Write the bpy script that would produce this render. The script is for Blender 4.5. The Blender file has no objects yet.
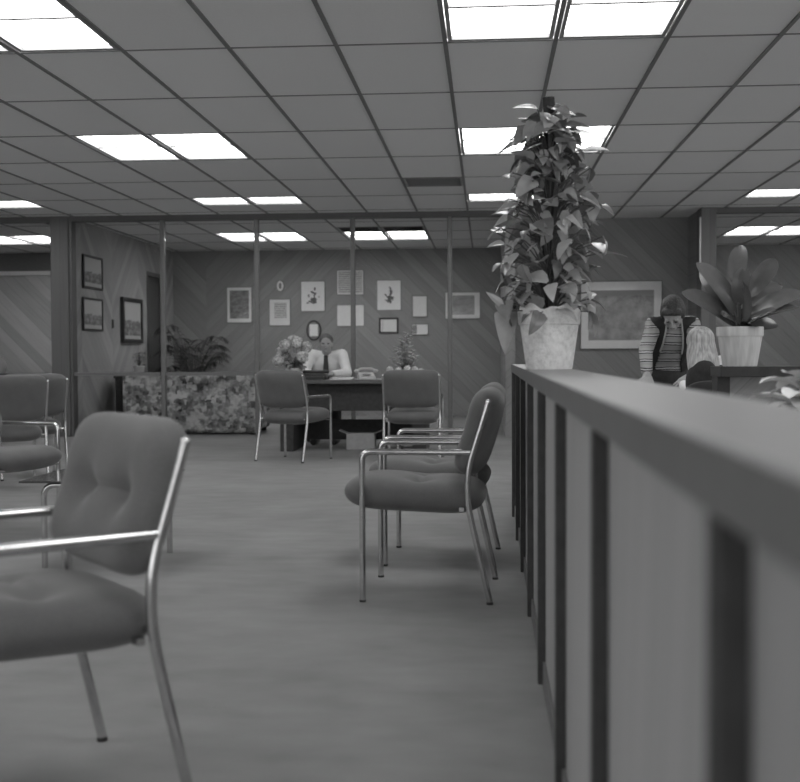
import bpy, bmesh, math, random
from mathutils import Vector, Matrix, Quaternion, noise
random.seed(7)
S = bpy.context.scene
C = S.collection
PI = math.pi
V = Vector
CZ = 2.736          # ceiling height
GX, GY, GS = -0.2277, 6.480, 0.6096   # ceiling grid origin and pitch
def gx(i): return GX + GS * i
def gy(j): return GY + 2 * GS * j

# ------------------------------------------------------------------ materials
def lin(s):
    s /= 255.0
    return s / 12.92 if s <= 0.04045 else ((s + 0.055) / 1.055) ** 2.4
def g4(v): return (v, v, v, 1)
class NT:
    def __init__(self, name):
        self.m = bpy.data.materials.new(name); self.m.use_nodes = True
        self.t = self.m.node_tree; self.t.nodes.clear()
        self.out = self.n('ShaderNodeOutputMaterial')
    def n(self, ty, **kw):
        x = self.t.nodes.new(ty)
        for k, v in kw.items(): setattr(x, k, v)
        return x
    def l(self, a, b): self.t.links.new(a, b)
    def inp(self, sock, v):
        if hasattr(v, 'is_linked') or isinstance(v, bpy.types.NodeSocket): self.l(v, sock)
        else: sock.default_value = v
    def math(self, op, a, b=0.0, c=0.0):
        x = self.n('ShaderNodeMath', operation=op)
        self.inp(x.inputs[0], a); self.inp(x.inputs[1], b); self.inp(x.inputs[2], c)
        return x.outputs[0]
    def noise(self, vec, scale, detail=3, rough=0.5, dim='3D'):
        x = self.n('ShaderNodeTexNoise'); x.inputs['Scale'].default_value = scale
        x.inputs['Detail'].default_value = detail; x.inputs['Roughness'].default_value = rough
        if vec is not None: self.l(vec, x.inputs['Vector'])
        return x.outputs['Fac']
    def obj(self): return self.n('ShaderNodeTexCoord').outputs['Object']
    def pos(self): return self.n('ShaderNodeNewGeometry').outputs['Position']
    def mapping(self, vec, scale=(1, 1, 1), rot=(0, 0, 0)):
        x = self.n('ShaderNodeMapping'); x.inputs['Scale'].default_value = scale
        x.inputs['Rotation'].default_value = rot; self.l(vec, x.inputs['Vector']); return x.outputs[0]
    def ramp(self, fac, stops, interp='LINEAR'):
        r = self.n('ShaderNodeValToRGB'); r.color_ramp.interpolation = interp
        e = r.color_ramp.elements
        while len(e) < len(stops): e.new(0.5)
        for k, (p, v) in enumerate(stops): e[k].position = p; e[k].color = g4(v)
        self.l(fac, r.inputs[0]); return r.outputs[0]
    def bsdf(self, col, rough=0.6, metal=0.0, coat=0.0, spec=0.5, bump=None, bstr=0.2, bdist=0.01):
        p = self.n('ShaderNodeBsdfPrincipled')
        if isinstance(col, (int, float)): col = g4(col)
        self.inp(p.inputs['Base Color'], col)
        p.inputs['Roughness'].default_value = rough; p.inputs['Metallic'].default_value = metal
        p.inputs['Coat Weight'].default_value = coat; p.inputs['Coat Roughness'].default_value = 0.04
        p.inputs['Specular IOR Level'].default_value = spec
        if bump is not None:
            b = self.n('ShaderNodeBump'); b.inputs['Strength'].default_value = bstr
            b.inputs['Distance'].default_value = bdist
            self.l(bump, b.inputs['Height']); self.l(b.outputs[0], p.inputs['Normal'])
        self.l(p.outputs[0], self.out.inputs['Surface']); return p
def mottled(name, v, rough=0.6, amt=0.15, scale=40, bump=0.0, **kw):
    t = NT(name); f = t.noise(t.obj(), scale, 4, 0.6)
    col = t.ramp(f, [(0.25, v * (1 - amt)), (0.75, v * (1 + amt))])
    t.bsdf(col, rough, bump=f if bump else None, bstr=bump, **kw); return t.m
def plankwall(name, v, contrast, axis, width=0.14, period=1.22, vertical=False, rough=0.55, slope=1.0, grain=0.25, off=61.1):
    t = NT(name); sep = t.n('ShaderNodeSeparateXYZ'); t.l(t.pos(), sep.inputs[0])
    u = sep.outputs[axis]; z = sep.outputs[2]
    tri = t.math('PINGPONG', t.math('ADD', u, off), period)
    if vertical: s = t.math('DIVIDE', u, width)
    else: s = t.math('DIVIDE', t.math('ADD', t.math('MULTIPLY', tri, slope), z), width * 1.414)
    idx = t.math('FLOOR', s); fr = t.math('FRACT', s)
    half = t.math('FLOOR', t.math('DIVIDE', t.math('ADD', u, off), period))
    wn = t.n('ShaderNodeTexWhiteNoise', noise_dimensions='2D')
    cmb = t.n('ShaderNodeCombineXYZ'); t.l(idx, cmb.inputs[0]); t.l(half, cmb.inputs[1]); t.l(cmb.outputs[0], wn.inputs['Vector'])
    c2 = t.n('ShaderNodeCombineXYZ'); t.l(t.math('MULTIPLY', s, 4.0), c2.inputs[0])
    t.l(t.math('MULTIPLY', t.math('SUBTRACT', tri, z), 0.7), c2.inputs[1]); t.l(t.math('MULTIPLY', idx, 3.7), c2.inputs[2])
    gr = t.noise(c2.outputs[0], 2.2, 4, 0.6)
    a = t.math('MULTIPLY_ADD', t.math('SUBTRACT', wn.outputs['Value'], 0.5), contrast, 1.0)
    a = t.math('ADD', a, t.math('MULTIPLY', t.math('SUBTRACT', gr, 0.5), grain * 2))
    edge = t.math('LESS_THAN', fr, 0.05)
    a = t.math('MULTIPLY', a, t.math('SUBTRACT', 1.0, t.math('MULTIPLY', edge, 0.22)))
    val = t.math('MULTIPLY', a, v)
    cc = t.n('ShaderNodeCombineColor')
    for k in range(3): t.l(val, cc.inputs[k])
    t.bsdf(cc.outputs[0], rough, spec=0.35); return t.m
def emit(name, strength):
    t = NT(name); e = t.n('ShaderNodeEmission'); e.inputs[0].default_value = g4(1.0)
    f = t.ramp(t.noise(t.obj(), 60, 2), [(0.3, 0.96), (0.7, 1.0)]); t.l(f, e.inputs[0])
    e.inputs[1].default_value = strength; t.l(e.outputs[0], t.out.inputs['Surface']); return t.m
def glassmat(name):
    t = NT(name); tr = t.n('ShaderNodeBsdfTransparent'); tr.inputs[0].default_value = g4(0.96)
    gl = t.n('ShaderNodeBsdfGlossy'); gl.inputs['Roughness'].default_value = 0.02
    fr = t.n('ShaderNodeFresnel'); fr.inputs[0].default_value = 1.06
    mx = t.n('ShaderNodeMixShader'); t.l(fr.outputs[0], mx.inputs[0]); t.l(tr.outputs[0], mx.inputs[1]); t.l(gl.outputs[0], mx.inputs[2])
    t.l(mx.outputs[0], t.out.inputs['Surface']); return t.m

M = {}
def carpet():
    t = NT('carpet'); p = t.pos()
    f1 = t.noise(p, 1.3, 4, 0.6); f2 = t.noise(t.mapping(p, (4, 9, 1)), 1.0, 4); f3 = t.noise(p, 220, 2)
    s = t.math('ADD', t.math('MULTIPLY', f1, 0.5), t.math('ADD', t.math('MULTIPLY', f2, 0.25), t.math('MULTIPLY', f3, 0.25)))
    t.bsdf(t.ramp(s, [(0.35, 0.215), (0.65, 0.31)]), 0.95, spec=0.1, bump=f3, bstr=0.4, bdist=0.004); return t.m
M['carpet'] = carpet()
def tilemat():
    t = NT('acoustic tile'); p = t.pos(); f = t.noise(p, 90, 3, 0.7)
    fx = t.n('ShaderNodeTexWhiteNoise', noise_dimensions='2D'); sep = t.n('ShaderNodeSeparateXYZ'); t.l(p, sep.inputs[0])
    cb = t.n('ShaderNodeCombineXYZ')
    t.l(t.math('FLOOR', t.math('DIVIDE', t.math('SUBTRACT', sep.outputs[0], GX), GS)), cb.inputs[0])
    t.l(t.math('FLOOR', t.math('DIVIDE', t.math('SUBTRACT', sep.outputs[1], GY), 2 * GS)), cb.inputs[1])
    t.l(cb.outputs[0], fx.inputs['Vector'])
    s = t.math('ADD', t.math('MULTIPLY', f, 0.6), t.math('MULTIPLY', fx.outputs[0], 0.4))
    t.bsdf(t.ramp(s, [(0.3, 0.82), (0.7, 0.88)]), 0.95, spec=0.1, bump=f, bstr=0.15, bdist=0.003); return t.m
M['tile'] = tilemat()
M['tbar'] = mottled('dark ceiling runner', 0.20, 0.5, 0.1, 30)
M['diffuser'] = emit('lit diffuser', 6.5)
M['lightframe'] = mottled('fixture metal', 0.32, 0.5, 0.1, 30)
M['wallback'] = plankwall('dark diagonal planks', 0.31, 0.22, 0, width=0.15, period=2.44, off=51.0)
M['wallcenter'] = plankwall('dark walnut diagonal planks', 0.26, 0.14, 0, width=0.15, period=2.44, off=48.5)
M['wallside'] = plankwall('side diagonal planks', 0.40, 0.36, 1, width=0.12, period=1.22)
M['walllight'] = plankwall('lighter diagonal planks', 0.52, 0.28, 0, width=0.15, period=2.44, off=62.68)
M['counterpanel'] = plankwall('counter face planks', 0.36, 0.2, 1, width=0.42, period=30.0, slope=5.0, grain=0.14)
M['railpanel'] = plankwall('low partition planks', 0.30, 0.3, 0, width=0.15)
M['mullion'] = mottled('bronze mullion', 0.17, 0.38, 0.12, 30)
M['header'] = mottled('dark header', 0.11, 0.5, 0.1, 30)
M['pillar'] = plankwall('pillar veneer', 0.135, 0.25, 0, width=0.12, vertical=True)
M['darkwood'] = mottled('dark stained wood', 0.055, 0.6, 0.25, 25, spec=0.25)
M['deskwood'] = mottled('walnut desk', 0.11, 0.4, 0.25, 25)
M['cap'] = mottled('satin laminate counter top', 0.24, 0.36, 0.04, 12)
M['cap_edge'] = mottled('dark laminate edge', 0.15, 0.5, 0.12, 12)
def fabric(name, v):
    t = NT(name); f = t.noise(t.obj(), 260, 2, 0.7); g = t.noise(t.obj(), 7, 2)
    s = t.math('ADD', t.math('MULTIPLY', f, 0.6), t.math('MULTIPLY', g, 0.4))
    p = t.bsdf(t.ramp(s, [(0.3, v * 0.78), (0.7, v * 1.2)]), 0.95, spec=0.1, bump=f, bstr=0.35, bdist=0.002)
    p.inputs['Sheen Weight'].default_value = 0.25; p.inputs['Sheen Roughness'].default_value = 0.5
    return t.m
M['fabric'] = fabric('charcoal chair fabric', 0.13)
M['fabricdark'] = fabric('dark office chair fabric', 0.045)
t = NT('chrome'); f = t.noise(t.obj(), 35, 2)
t.bsdf(t.ramp(f, [(0.3, 0.60), (0.7, 0.68)]), 0.17, 1.0); M['chrome'] = t.m
M['rubber'] = mottled('black glide', 0.03, 0.7, 0.1, 40)
M['glass'] = glassmat('pane glass')
t = NT('smoked glass'); t.bsdf(t.ramp(t.noise(t.obj(), 5, 2), [(0.3, 0.05), (0.7, 0.06)]), 0.08); M['smoked'] = t.m
def leafmat(name, lo, hi, rough=0.35, veins=0.0):
    t = NT(name); geo = t.n('ShaderNodeNewGeometry'); f = t.noise(t.obj(), 26, 3)
    s = t.math('ADD', t.math('MULTIPLY', geo.outputs['Random Per Island'], 0.65), t.math('MULTIPLY', f, 0.35))
    p = t.bsdf(t.ramp(s, [(0.2, lo), (0.8, hi)]), rough, spec=0.5); return t.m
M['leaf'] = leafmat('pothos leaf', 0.12, 0.42, 0.28)
M['leafbig'] = leafmat('rubber plant leaf', 0.05, 0.13, 0.22)
M['leafpale'] = leafmat('variegated leaf', 0.42, 0.9, 0.5)
M['leafdark'] = leafmat('palm leaf', 0.02, 0.07, 0.5)
M['leafmid'] = leafmat('small plant leaf', 0.16, 0.42, 0.5)
M['petal'] = leafmat('pale petals', 0.5, 0.85, 0.8)
M['petalmid'] = leafmat('grey petals', 0.35, 0.8, 0.8)
M['stem'] = mottled('plant stem', 0.10, 0.6, 0.2, 60)
M['pole'] = mottled('bark totem pole', 0.045, 0.9, 0.4, 60, bump=0.5)
M['soil'] = mottled('soil', 0.05, 0.95, 0.4, 120, bump=0.5)
def potmat():
    t = NT('mottled foil wrap'); f = t.noise(t.obj(), 45, 5, 0.65); h = t.noise(t.obj(), 9, 3)
    s = t.math('ADD', t.math('MULTIPLY', f, 0.7), t.math('MULTIPLY', h, 0.3))
    t.bsdf(t.ramp(s, [(0.3, 0.5), (0.5, 0.74), (0.7, 0.9)]), 0.5, bump=s, bstr=0.7, bdist=0.012); return t.m
M['pot'] = potmat()
t = NT('pale pleated pot'); w = t.n('ShaderNodeTexNoise'); t.l(t.mapping(t.obj(), (40, 40, 3)), w.inputs['Vector']); w.inputs['Scale'].default_value = 1.0
t.bsdf(t.ramp(w.outputs['Fac'], [(0.3, 0.52), (0.7, 0.72)]), 0.6, bump=w.outputs['Fac'], bstr=0.5, bdist=0.006); M['potpale'] = t.m
M['white'] = mottled('white board', 0.86, 0.7, 0.05, 20, coat=0.6)
M['paper'] = mottled('pale certificate paper', 0.80, 0.7, 0.05, 20, coat=0.5)
M['matgrey'] = mottled('grey mat board', 0.60, 0.7, 0.05, 20, coat=1.0)
M['black'] = mottled('black frame', 0.035, 0.4, 0.15, 40)
M['greyframe'] = mottled('grey metal frame', 0.22, 0.4, 0.1, 40)
M['ink'] = mottled('ink drawing', 0.14, 0.7, 0.3, 60)
M['skin'] = mottled('skin', 0.38, 0.5, 0.08, 20)
M['hairdark'] = mottled('dark hair', 0.05, 0.6, 0.6, 70, bump=0.9)
M['hairgrey'] = mottled('grey hair', 0.13, 0.6, 0.3, 60)
t = NT('blonde hair'); w = t.noise(t.mapping(t.obj(), (80, 80, 4)), 1.0, 3)
t.bsdf(t.ramp(w, [(0.3, 0.24), (0.7, 0.56)]), 0.45, bump=w, bstr=0.5, bdist=0.004); M['hairblonde'] = t.m
M['shirt'] = mottled('white shirt', 0.85, 0.8, 0.05, 20)
M['tie'] = mottled('dark tie', 0.05, 0.7, 0.2, 60)
M['darkcloth'] = mottled('dark cloth', 0.03, 0.9, 0.2, 60)
M['trousers'] = mottled('dark trousers', 0.05, 0.9, 0.2, 60)
M['piping'] = mottled('pale piping', 0.45, 0.8, 0.05, 20)
M['eye'] = mottled('eye', 0.03, 0.3, 0.05, 20)
t = NT('striped knit'); sep = t.n('ShaderNodeSeparateXYZ'); t.l(t.obj(), sep.inputs[0])
zz = t.math('ADD', sep.outputs[2], t.math('MULTIPLY', t.noise(t.obj(), 9, 2), 0.02))
w = t.math('FRACT', t.math('MULTIPLY', zz, 1 / 0.062))
t.bsdf(t.ramp(w, [(0, 0.36), (0.30, 0.05), (0.42, 0.60), (0.56, 0.05), (0.68, 0.40)], 'CONSTANT'), 0.9); M['stripes'] = t.m
M['ceramic'] = mottled('white ceramic', 0.65, 0.3, 0.04, 20)
M['card'] = mottled('pale cardboard', 0.38, 0.8, 0.1, 20)
M['plasticdark'] = mottled('dark plastic', 0.04, 0.4, 0.1, 40)
M['plasticpale'] = mottled('pale plastic', 0.55, 0.4, 0.06, 40)
def sofamat():
    t = NT('patterned upholstery'); p = t.obj()
    m = t.mapping(p, (1, 1, 1)); v = t.n('ShaderNodeTexVoronoi'); v.inputs['Scale'].default_value = 16; t.l(m, v.inputs['Vector'])
    v.distance = 'CHEBYCHEV'
    f = t.noise(p, 26, 3, 0.7); b = t.noise(t.mapping(p, (5.5, 5.5, 8.0)), 1.0, 1)
    sepc = t.n('ShaderNodeSeparateColor'); t.l(v.outputs['Color'], sepc.inputs[0])
    s = t.math('ADD', t.math('MULTIPLY', sepc.outputs[0], 0.35), t.math('ADD', t.math('MULTIPLY', f, 0.45), t.math('MULTIPLY', b, 0.5)))
    t.bsdf(t.ramp(s, [(0.40, 0.06), (0.55, 0.20), (0.67, 0.38), (0.82, 0.65)]), 0.9, spec=0.1); return t.m
M['sofa'] = sofamat()
def landscape(name, lo, hi, sc, sky=None, z0=0.0, zs=2.2):
    t = NT(name); p = t.obj(); f = t.noise(t.mapping(p, (1, 1, zs)), sc, 6, 0.65)
    sep = t.n('ShaderNodeSeparateXYZ'); t.l(p, sep.inputs[0])
    c = t.ramp(f, [(0.32, lo), (0.68, hi)])
    if sky is not None:
        zz = t.math('ADD', sep.outputs[2], t.math('MULTIPLY', f, 0.12))
        k = t.math('GREATER_THAN', zz, z0)
        mx = t.n('ShaderNodeMix', data_type='RGBA'); t.l(k, mx.inputs[0]); t.l(c, mx.inputs[6]); mx.inputs[7].default_value = g4(sky)
        c = mx.outputs[2]
    t.bsdf(c, 0.6, coat=1.0); return t.m
M['paint'] = landscape('dark landscape painting', 0.03, 0.26, 6.5, 0.20, 0.30, 1.1)
M['print'] = landscape('grey print', 0.10, 0.36, 9.0)
M['printgrey'] = landscape('misty print', 0.22, 0.42, 6.0)
M['photoa'] = landscape('framed landscape photograph', 0.06, 0.46, 9.0, 0.60, 0.06)
def textlines(name):
    t = NT(name); sep = t.n('ShaderNodeSeparateXYZ'); t.l(t.obj(), sep.inputs[0])
    w = t.math('FRACT', t.math('MULTIPLY', sep.outputs[2], 28)); n_ = t.noise(t.mapping(t.obj(), (60, 1, 28)), 1.0, 1)
    s = t.math('MULTIPLY', t.math('GREATER_THAN', w, 0.45), t.math('GREATER_THAN', n_, 0.42))
    t.bsdf(t.ramp(s, [(0.0, 0.66), (1.0, 0.30)]), 0.7, coat=0.5); return t.m
M['textlines'] = textlines('page of fine lines')

# ------------------------------------------------------------------ mesh helpers
def obj(name, bm, mat, parent=None, smooth=True, bevel=0.0, recalc=True):
    if recalc: bmesh.ops.recalc_face_normals(bm, faces=bm.faces)
    me = bpy.data.meshes.new(name); bm.to_mesh(me); bm.free()
    mats = mat if isinstance(mat, (list, tuple)) else [mat]
    for m in mats: me.materials.append(M[m] if isinstance(m, str) else m)
    if smooth:
        me.polygons.foreach_set('use_smooth', [True] * len(me.polygons))
        try: me.set_sharp_from_angle(angle=math.radians(40))
        except Exception: pass
    o = bpy.data.objects.new(name, me); C.objects.link(o)
    if parent: o.parent = parent
    if bevel:
        b = o.modifiers.new('bevel', 'BEVEL'); b.width = bevel; b.segments = 2; b.limit_method = 'ANGLE'; b.angle_limit = math.radians(40)
    return o
def tag(o, label, cat, group=None, kind=None):
    o['label'] = label; o['category'] = cat
    if group: o['group'] = group
    if kind: o['kind'] = kind
    return o
def thing(name, label, cat, loc=(0, 0, 0), rz=0.0, group=None):
    o = bpy.data.objects.new(name, None); C.objects.link(o); o.empty_display_size = 0.1
    o.location = loc; o.rotation_euler = (0, 0, rz); return tag(o, label, cat, group)
def struct(o): o['kind'] = 'structure'; return o
def dup(root, loc, rz, label, group=None):
    def cp(o, par):
        c = o.copy(); C.objects.link(c); c.parent = par
        for ch in list(o.children): cp(ch, c)
        return c
    r = cp(root, None); r.location = loc; r.rotation_euler = (0, 0, rz); r['label'] = label
    if group: r['group'] = group
    return r
def box(bm, x0, x1, y0, y1, z0, z1, mi=0):
    vs = [bm.verts.new(p) for p in ((x0, y0, z0), (x1, y0, z0), (x1, y1, z0), (x0, y1, z0), (x0, y0, z1), (x1, y0, z1), (x1, y1, z1), (x0, y1, z1))]
    for f in ((0, 3, 2, 1), (4, 5, 6, 7), (0, 1, 5, 4), (1, 2, 6, 5), (2, 3, 7, 6), (3, 0, 4, 7)):
        fc = bm.faces.new([vs[k] for k in f]); fc.material_index = mi
    return bm
def B(*a): return box(bmesh.new(), *a)
def obox(bm, c, size, R):
    h = [s / 2 for s in size]; vs = []
    for sx, sy, sz in ((-1, -1, -1), (1, -1, -1), (1, 1, -1), (-1, 1, -1), (-1, -1, 1), (1, -1, 1), (1, 1, 1), (-1, 1, 1)):
        vs.append(bm.verts.new(V(c) + R @ V((sx * h[0], sy * h[1], sz * h[2]))))
    for f in ((0, 3, 2, 1), (4, 5, 6, 7), (0, 1, 5, 4), (1, 2, 6, 5), (2, 3, 7, 6), (3, 0, 4, 7)): bm.faces.new([vs[k] for k in f])
    return bm
def tube(bm, pts, r, n=12, cap=True):
    pts = [V(p) for p in pts]; rings = []; rr = r if isinstance(r, (list, tuple)) else [r] * len(pts)
    up = None
    for i, p in enumerate(pts):
        d = (pts[min(i + 1, len(pts) - 1)] - pts[max(i - 1, 0)]).normalized()
        if up is None:
            up = V((0, 0, 1)) if abs(d.z) < 0.9 else V((1, 0, 0))
        up = (up - d * up.dot(d)).normalized(); s = d.cross(up)
        rings.append([bm.verts.new(p + (up * math.cos(2 * PI * k / n) + s * math.sin(2 * PI * k / n)) * rr[i]) for k in range(n)])
    for a, b in zip(rings, rings[1:]):
        for k in range(n): bm.faces.new((a[k], a[(k + 1) % n], b[(k + 1) % n], b[k]))
    if cap: bm.faces.new(rings[0][::-1]); bm.faces.new(rings[-1])
    return bm
def fillet(pts, rad, n=7):
    pts = [V(p) for p in pts]; out = [pts[0]]
    for i in range(1, len(pts) - 1):
        a, b, c = pts[i - 1], pts[i], pts[i + 1]; r = rad[i - 1] if isinstance(rad, (list, tuple)) else rad
        u = (a - b); w = (c - b); r = min(r, u.length * 0.49, w.length * 0.49)
        p, q_ = b + u.normalized() * r, b + w.normalized() * r
        for k in range(n + 1):
            t_ = k / n; out.append(p * (1 - t_) ** 2 + b * 2 * t_ * (1 - t_) + q_ * t_ ** 2)
    out.append(pts[-1]); return out
def lathe(bm, prof, n=40, c=(0, 0, 0)):
    rings = [[bm.verts.new((c[0] + r * math.cos(2 * PI * k / n), c[1] + r * math.sin(2 * PI * k / n), c[2] + z)) for k in range(n)] if r > 1e-6
             else [bm.verts.new((c[0], c[1], c[2] + z))] for r, z in prof]
    for a, b in zip(rings, rings[1:]):
        for k in range(n):
            if len(a) == 1 and len(b) == 1: continue
            if len(a) == 1: bm.faces.new((a[0], b[(k + 1) % n], b[k]))
            elif len(b) == 1: bm.faces.new((a[k], a[(k + 1) % n], b[0]))
            else: bm.faces.new((a[k], a[(k + 1) % n], b[(k + 1) % n], b[k]))
    return bm
def ellipsoid(bm, c, rad, R=None, u=16, v=10):
    mt = Matrix.Translation(V(c)) @ ((R or Matrix.Identity(3)).to_4x4()) @ Matrix.Diagonal((*rad, 1))
    bmesh.ops.create_uvsphere(bm, u_segments=u, v_segments=v, radius=1.0, matrix=mt); return bm
def capsule(bm, p0, r0, p1, r1, n=14):
    p0, p1 = V(p0), V(p1); ln = max((p1 - p0).length, 1e-6); d = (p1 - p0) / ln
    pts, rs = [], []
    for k in range(5):
        a = PI / 2 * k / 4; pts.append(p0 - d * r0 * math.cos(a)); rs.append(max(r0 * math.sin(a), 1e-4))
    for k in range(5):
        a = PI / 2 * k / 4; pts.append(p1 + d * r1 * math.sin(a)); rs.append(max(r1 * math.cos(a), 1e-4))
    return tube(bm, pts, rs, n)
def pad(bm, w, d, t, buttons=(), n=34, pn=5.0, crown=0.25, xf=lambda p: p, dip=0.03, crease=True):
    """tufted cushion: rounded-rectangle outline w x d, thickness t, buttons pull the top in"""
    prm = [math.sin(PI / 2 * (2 * i / n - 1)) for i in range(n + 1)]
    def pt(u, v, side):
        rho = max(abs(u), abs(v)); 
        if rho > 1e-6:
            a, b = u / rho, v / rho; k = 1 / ((abs(a) ** pn + abs(b) ** pn) ** (1 / pn))
        else: k = 1
        x, y = u * k * w / 2, v * k * d / 2
        h = t / 2 * (1 - rho ** 6) ** 0.5 * (1 - crown * 0.5 + crown * 0.5 * (1 - rho ** 2))
        if side > 0:
            for bx, by in buttons:
                q = ((x - bx) ** 2 + (y - by) ** 2); h -= dip * math.exp(-q / 0.0022) + dip * 0.35 * math.exp(-q / 0.012)
            if crease and len(buttons) == 2:
                (ax, ay), (cx, cy) = buttons
                if ax - 0.01 < x < cx + 0.01: h -= dip * 0.45 * math.exp(-((y - ay) ** 2) / 0.0002)
                else:
                    e = min(abs(x - ax), abs(x - cx)); h -= dip * 0.2 * math.exp(-((y - ay) ** 2) / 0.0004) * math.exp(-e / 0.08)
        return xf(V((x, y, side * h)))
    top = {}; bot = {}
    for i, u in enumerate(prm):
        for j, v in enumerate(prm):
            top[i, j] = bm.verts.new(pt(u, v, 1))
            bot[i, j] = top[i, j] if i in (0, n) or j in (0, n) else bm.verts.new(pt(u, v, -1))
    for i in range(n):
        for j in range(n):
            bm.faces.new((top[i, j], top[i + 1, j], top[i + 1, j + 1], top[i, j + 1]))
            bm.faces.new((bot[i, j], bot[i, j + 1], bot[i + 1, j + 1], bot[i + 1, j]))
    return bm
def leaf(bm, base, d, nrm, L, W, droop=0.4, fold=0.25, shape='heart', seg=7, curl=0.0):
    d = V(d).normalized(); nrm = V(nrm); s = d.cross(nrm).normalized(); nrm = s.cross(d).normalized()
    rows = []; p = V(base); dirv = d.copy(); st = L / seg
    for i in range(seg + 1):
        t_ = i / seg
        if shape == 'heart': w = W * 1.05 * (min(1, (t_ + 0.06) * 5.0) ** 0.6) * (1 - t_ ** 1.6) ** 0.9
        elif shape == 'oval': w = W * (max(0.0, math.sin(PI * min(1, 0.04 + t_ * 0.96) ** 1.05)) ** 0.55)
        elif shape == 'paddle': w = W * (1 - abs(2 * (0.03 + 0.965 * t_) ** 1.15 - 1) ** 2.6) ** 0.62
        else: w = W * (min(1, t_ * 6 + 0.15)) * (1 - t_ ** 3)
        w = max(w, 0.0008)
        if i: p = p + dirv * st
        rot = Quaternion(s, -droop / seg); dirv = rot @ dirv; nrm = rot @ nrm
        row = []
        for q in (-1, -0.5, 0, 0.5, 1):
            row.append(bm.verts.new(p + s * (q * w / 2) + nrm * (abs(q) * w / 2 * fold - (abs(q) ** 3) * w * curl)))
        rows.append(row)
    for a, b in zip(rows, rows[1:]):
        for k in range(4): bm.faces.new((a[k], a[k + 1], b[k + 1], b[k]))
    return p
def remesh(o, vox, smooth_it=4):
    r = o.modifiers.new('r', 'REMESH'); r.mode = 'VOXEL'; r.voxel_size = vox; r.use_smooth_shade = True
    s = o.modifiers.new('s', 'SMOOTH'); s.iterations = smooth_it; s.factor = 0.5
    dg = bpy.context.evaluated_depsgraph_get(); dg.update()
    me = bpy.data.meshes.new_from_object(o.evaluated_get(dg)); o.modifiers.clear(); old = o.data; o.data = me; me.name = o.name
    bpy.data.meshes.remove(old)
    me.polygons.foreach_set('use_smooth', [True] * len(me.polygons)); return o

# ------------------------------------------------------------------ setting
XL, XR, YB, YN = -12.5, 9.0, 18.9, -6.0
struct(obj('floor', B(XL, XR, YN, YB, -0.1, 0), 'carpet', smooth=False))
LIGHTS = []
for j in (-7, -4, -1, 2, 5):
    for c0 in (-10, -5, 0, 5):
        for c in (c0, c0 + 1): LIGHTS.append((c, j))
for c0 in (-12, -6, -3, 6):
    for c in (c0, c0 + 1): LIGHTS.append((c, 8))
VENTS = [(-1, 4), (-3, 7), (-2, 7)]
LS, VS = set(LIGHTS), set(VENTS)
bm = bmesh.new()
i0, i1, j0, j1 = -21, 16, -11, 11
for i in range(i0, i1):
    for j in range(j0, j1):
        x0, x1, y0, y1 = max(gx(i), XL), min(gx(i + 1), XR), max(gy(j), YN), min(gy(j + 1), YB)
        if x1 <= x0 or y1 <= y0: continue
        if (i, j) in LS:
            if j == 5: box(bm, x0, x1, y0 + GS, y1, CZ, CZ + 0.02)
            continue
        if (i, j) in VS: 
            box(bm, x0, x1, y0, y0 + GS, CZ, CZ + 0.02) if j == 7 else box(bm, x0, x1, y0 + GS, y1, CZ, CZ + 0.02); continue
        box(bm, x0, x1, y0, y1, CZ, CZ + 0.02)
box(bm, XL, XR, YN, YB, CZ + 0.10, CZ + 0.13)
struct(obj('ceiling', bm, 'tile', smooth=False))
bm = bmesh.new()
for i in range(i0, i1 + 1):
    if XL < gx(i) < XR: box(bm, gx(i) - 0.012, gx(i) + 0.012, YN, YB, CZ - 0.008, CZ + 0.004)
struct(obj('trim_1', bm, 'tbar', smooth=False))
bm = bmesh.new()
for j in range(j0, j1 + 1):
    if YN < gy(j) < YB: box(bm, XL, XR, gy(j) - 0.008, gy(j) + 0.008, CZ - 0.004, CZ + 0.004)
struct(obj('trim_2', bm, 'tbar', smooth=False))

struct(obj('wall_back', B(-5.26, XR, YB, YB + 0.15, 0, CZ + 0.1), 'wallback', smooth=False))
bm = B(XL, -5.26, YB, YB + 0.15, 0, CZ + 0.1)
struct(obj('wall_back_office', bm, 'walllight', smooth=False))
struct(obj('trim_3', B(XL, -5.33, YB - 0.05, YB, 2.36, 2.43), 'white', smooth=False))
struct(obj('trim_4', B(XL, -5.33, YB - 0.03, YB, 2.43, CZ), 'mullion', smooth=False))
# plank wall between the two offices, with a doorway
bm = bmesh.new(); dy0, dy1, dz = 17.43, 18.3, 2.27
box(bm, -5.32, -5.2, 14.2, dy0, 0, CZ + 0.1); box(bm, -5.32, -5.2, dy1, YB, 0, CZ + 0.1); box(bm, -5.32, -5.2, dy0, dy1, dz, CZ + 0.1)
struct(obj('wall_left', bm, 'wallside', smooth=False))
d = struct(obj('door_1', B(-5.30, -5.255, dy0 + 0.03, dy1 - 0.03, 0.01, dz - 0.03), 'deskwood', smooth=False))
bm = bmesh.new(); box(bm, -5.33, -5.19, dy0 - 0.03, dy0 + 0.03, 0, dz + 0.03); box(bm, -5.33, -5.19, dy1 - 0.03, dy1 + 0.03, 0, dz + 0.03); box(bm, -5.33, -5.19, dy0 + 0.03, dy1 - 0.03, dz - 0.03, dz + 0.03)
obj('door_frame', bm, 'pillar', d, smooth=False)
bm = bmesh.new(); ellipsoid(bm, (-5.225, dy0 + 0.12, 1.0), (0.03, 0.03, 0.03)); obj('door_knob', bm, 'chrome', d)
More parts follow.
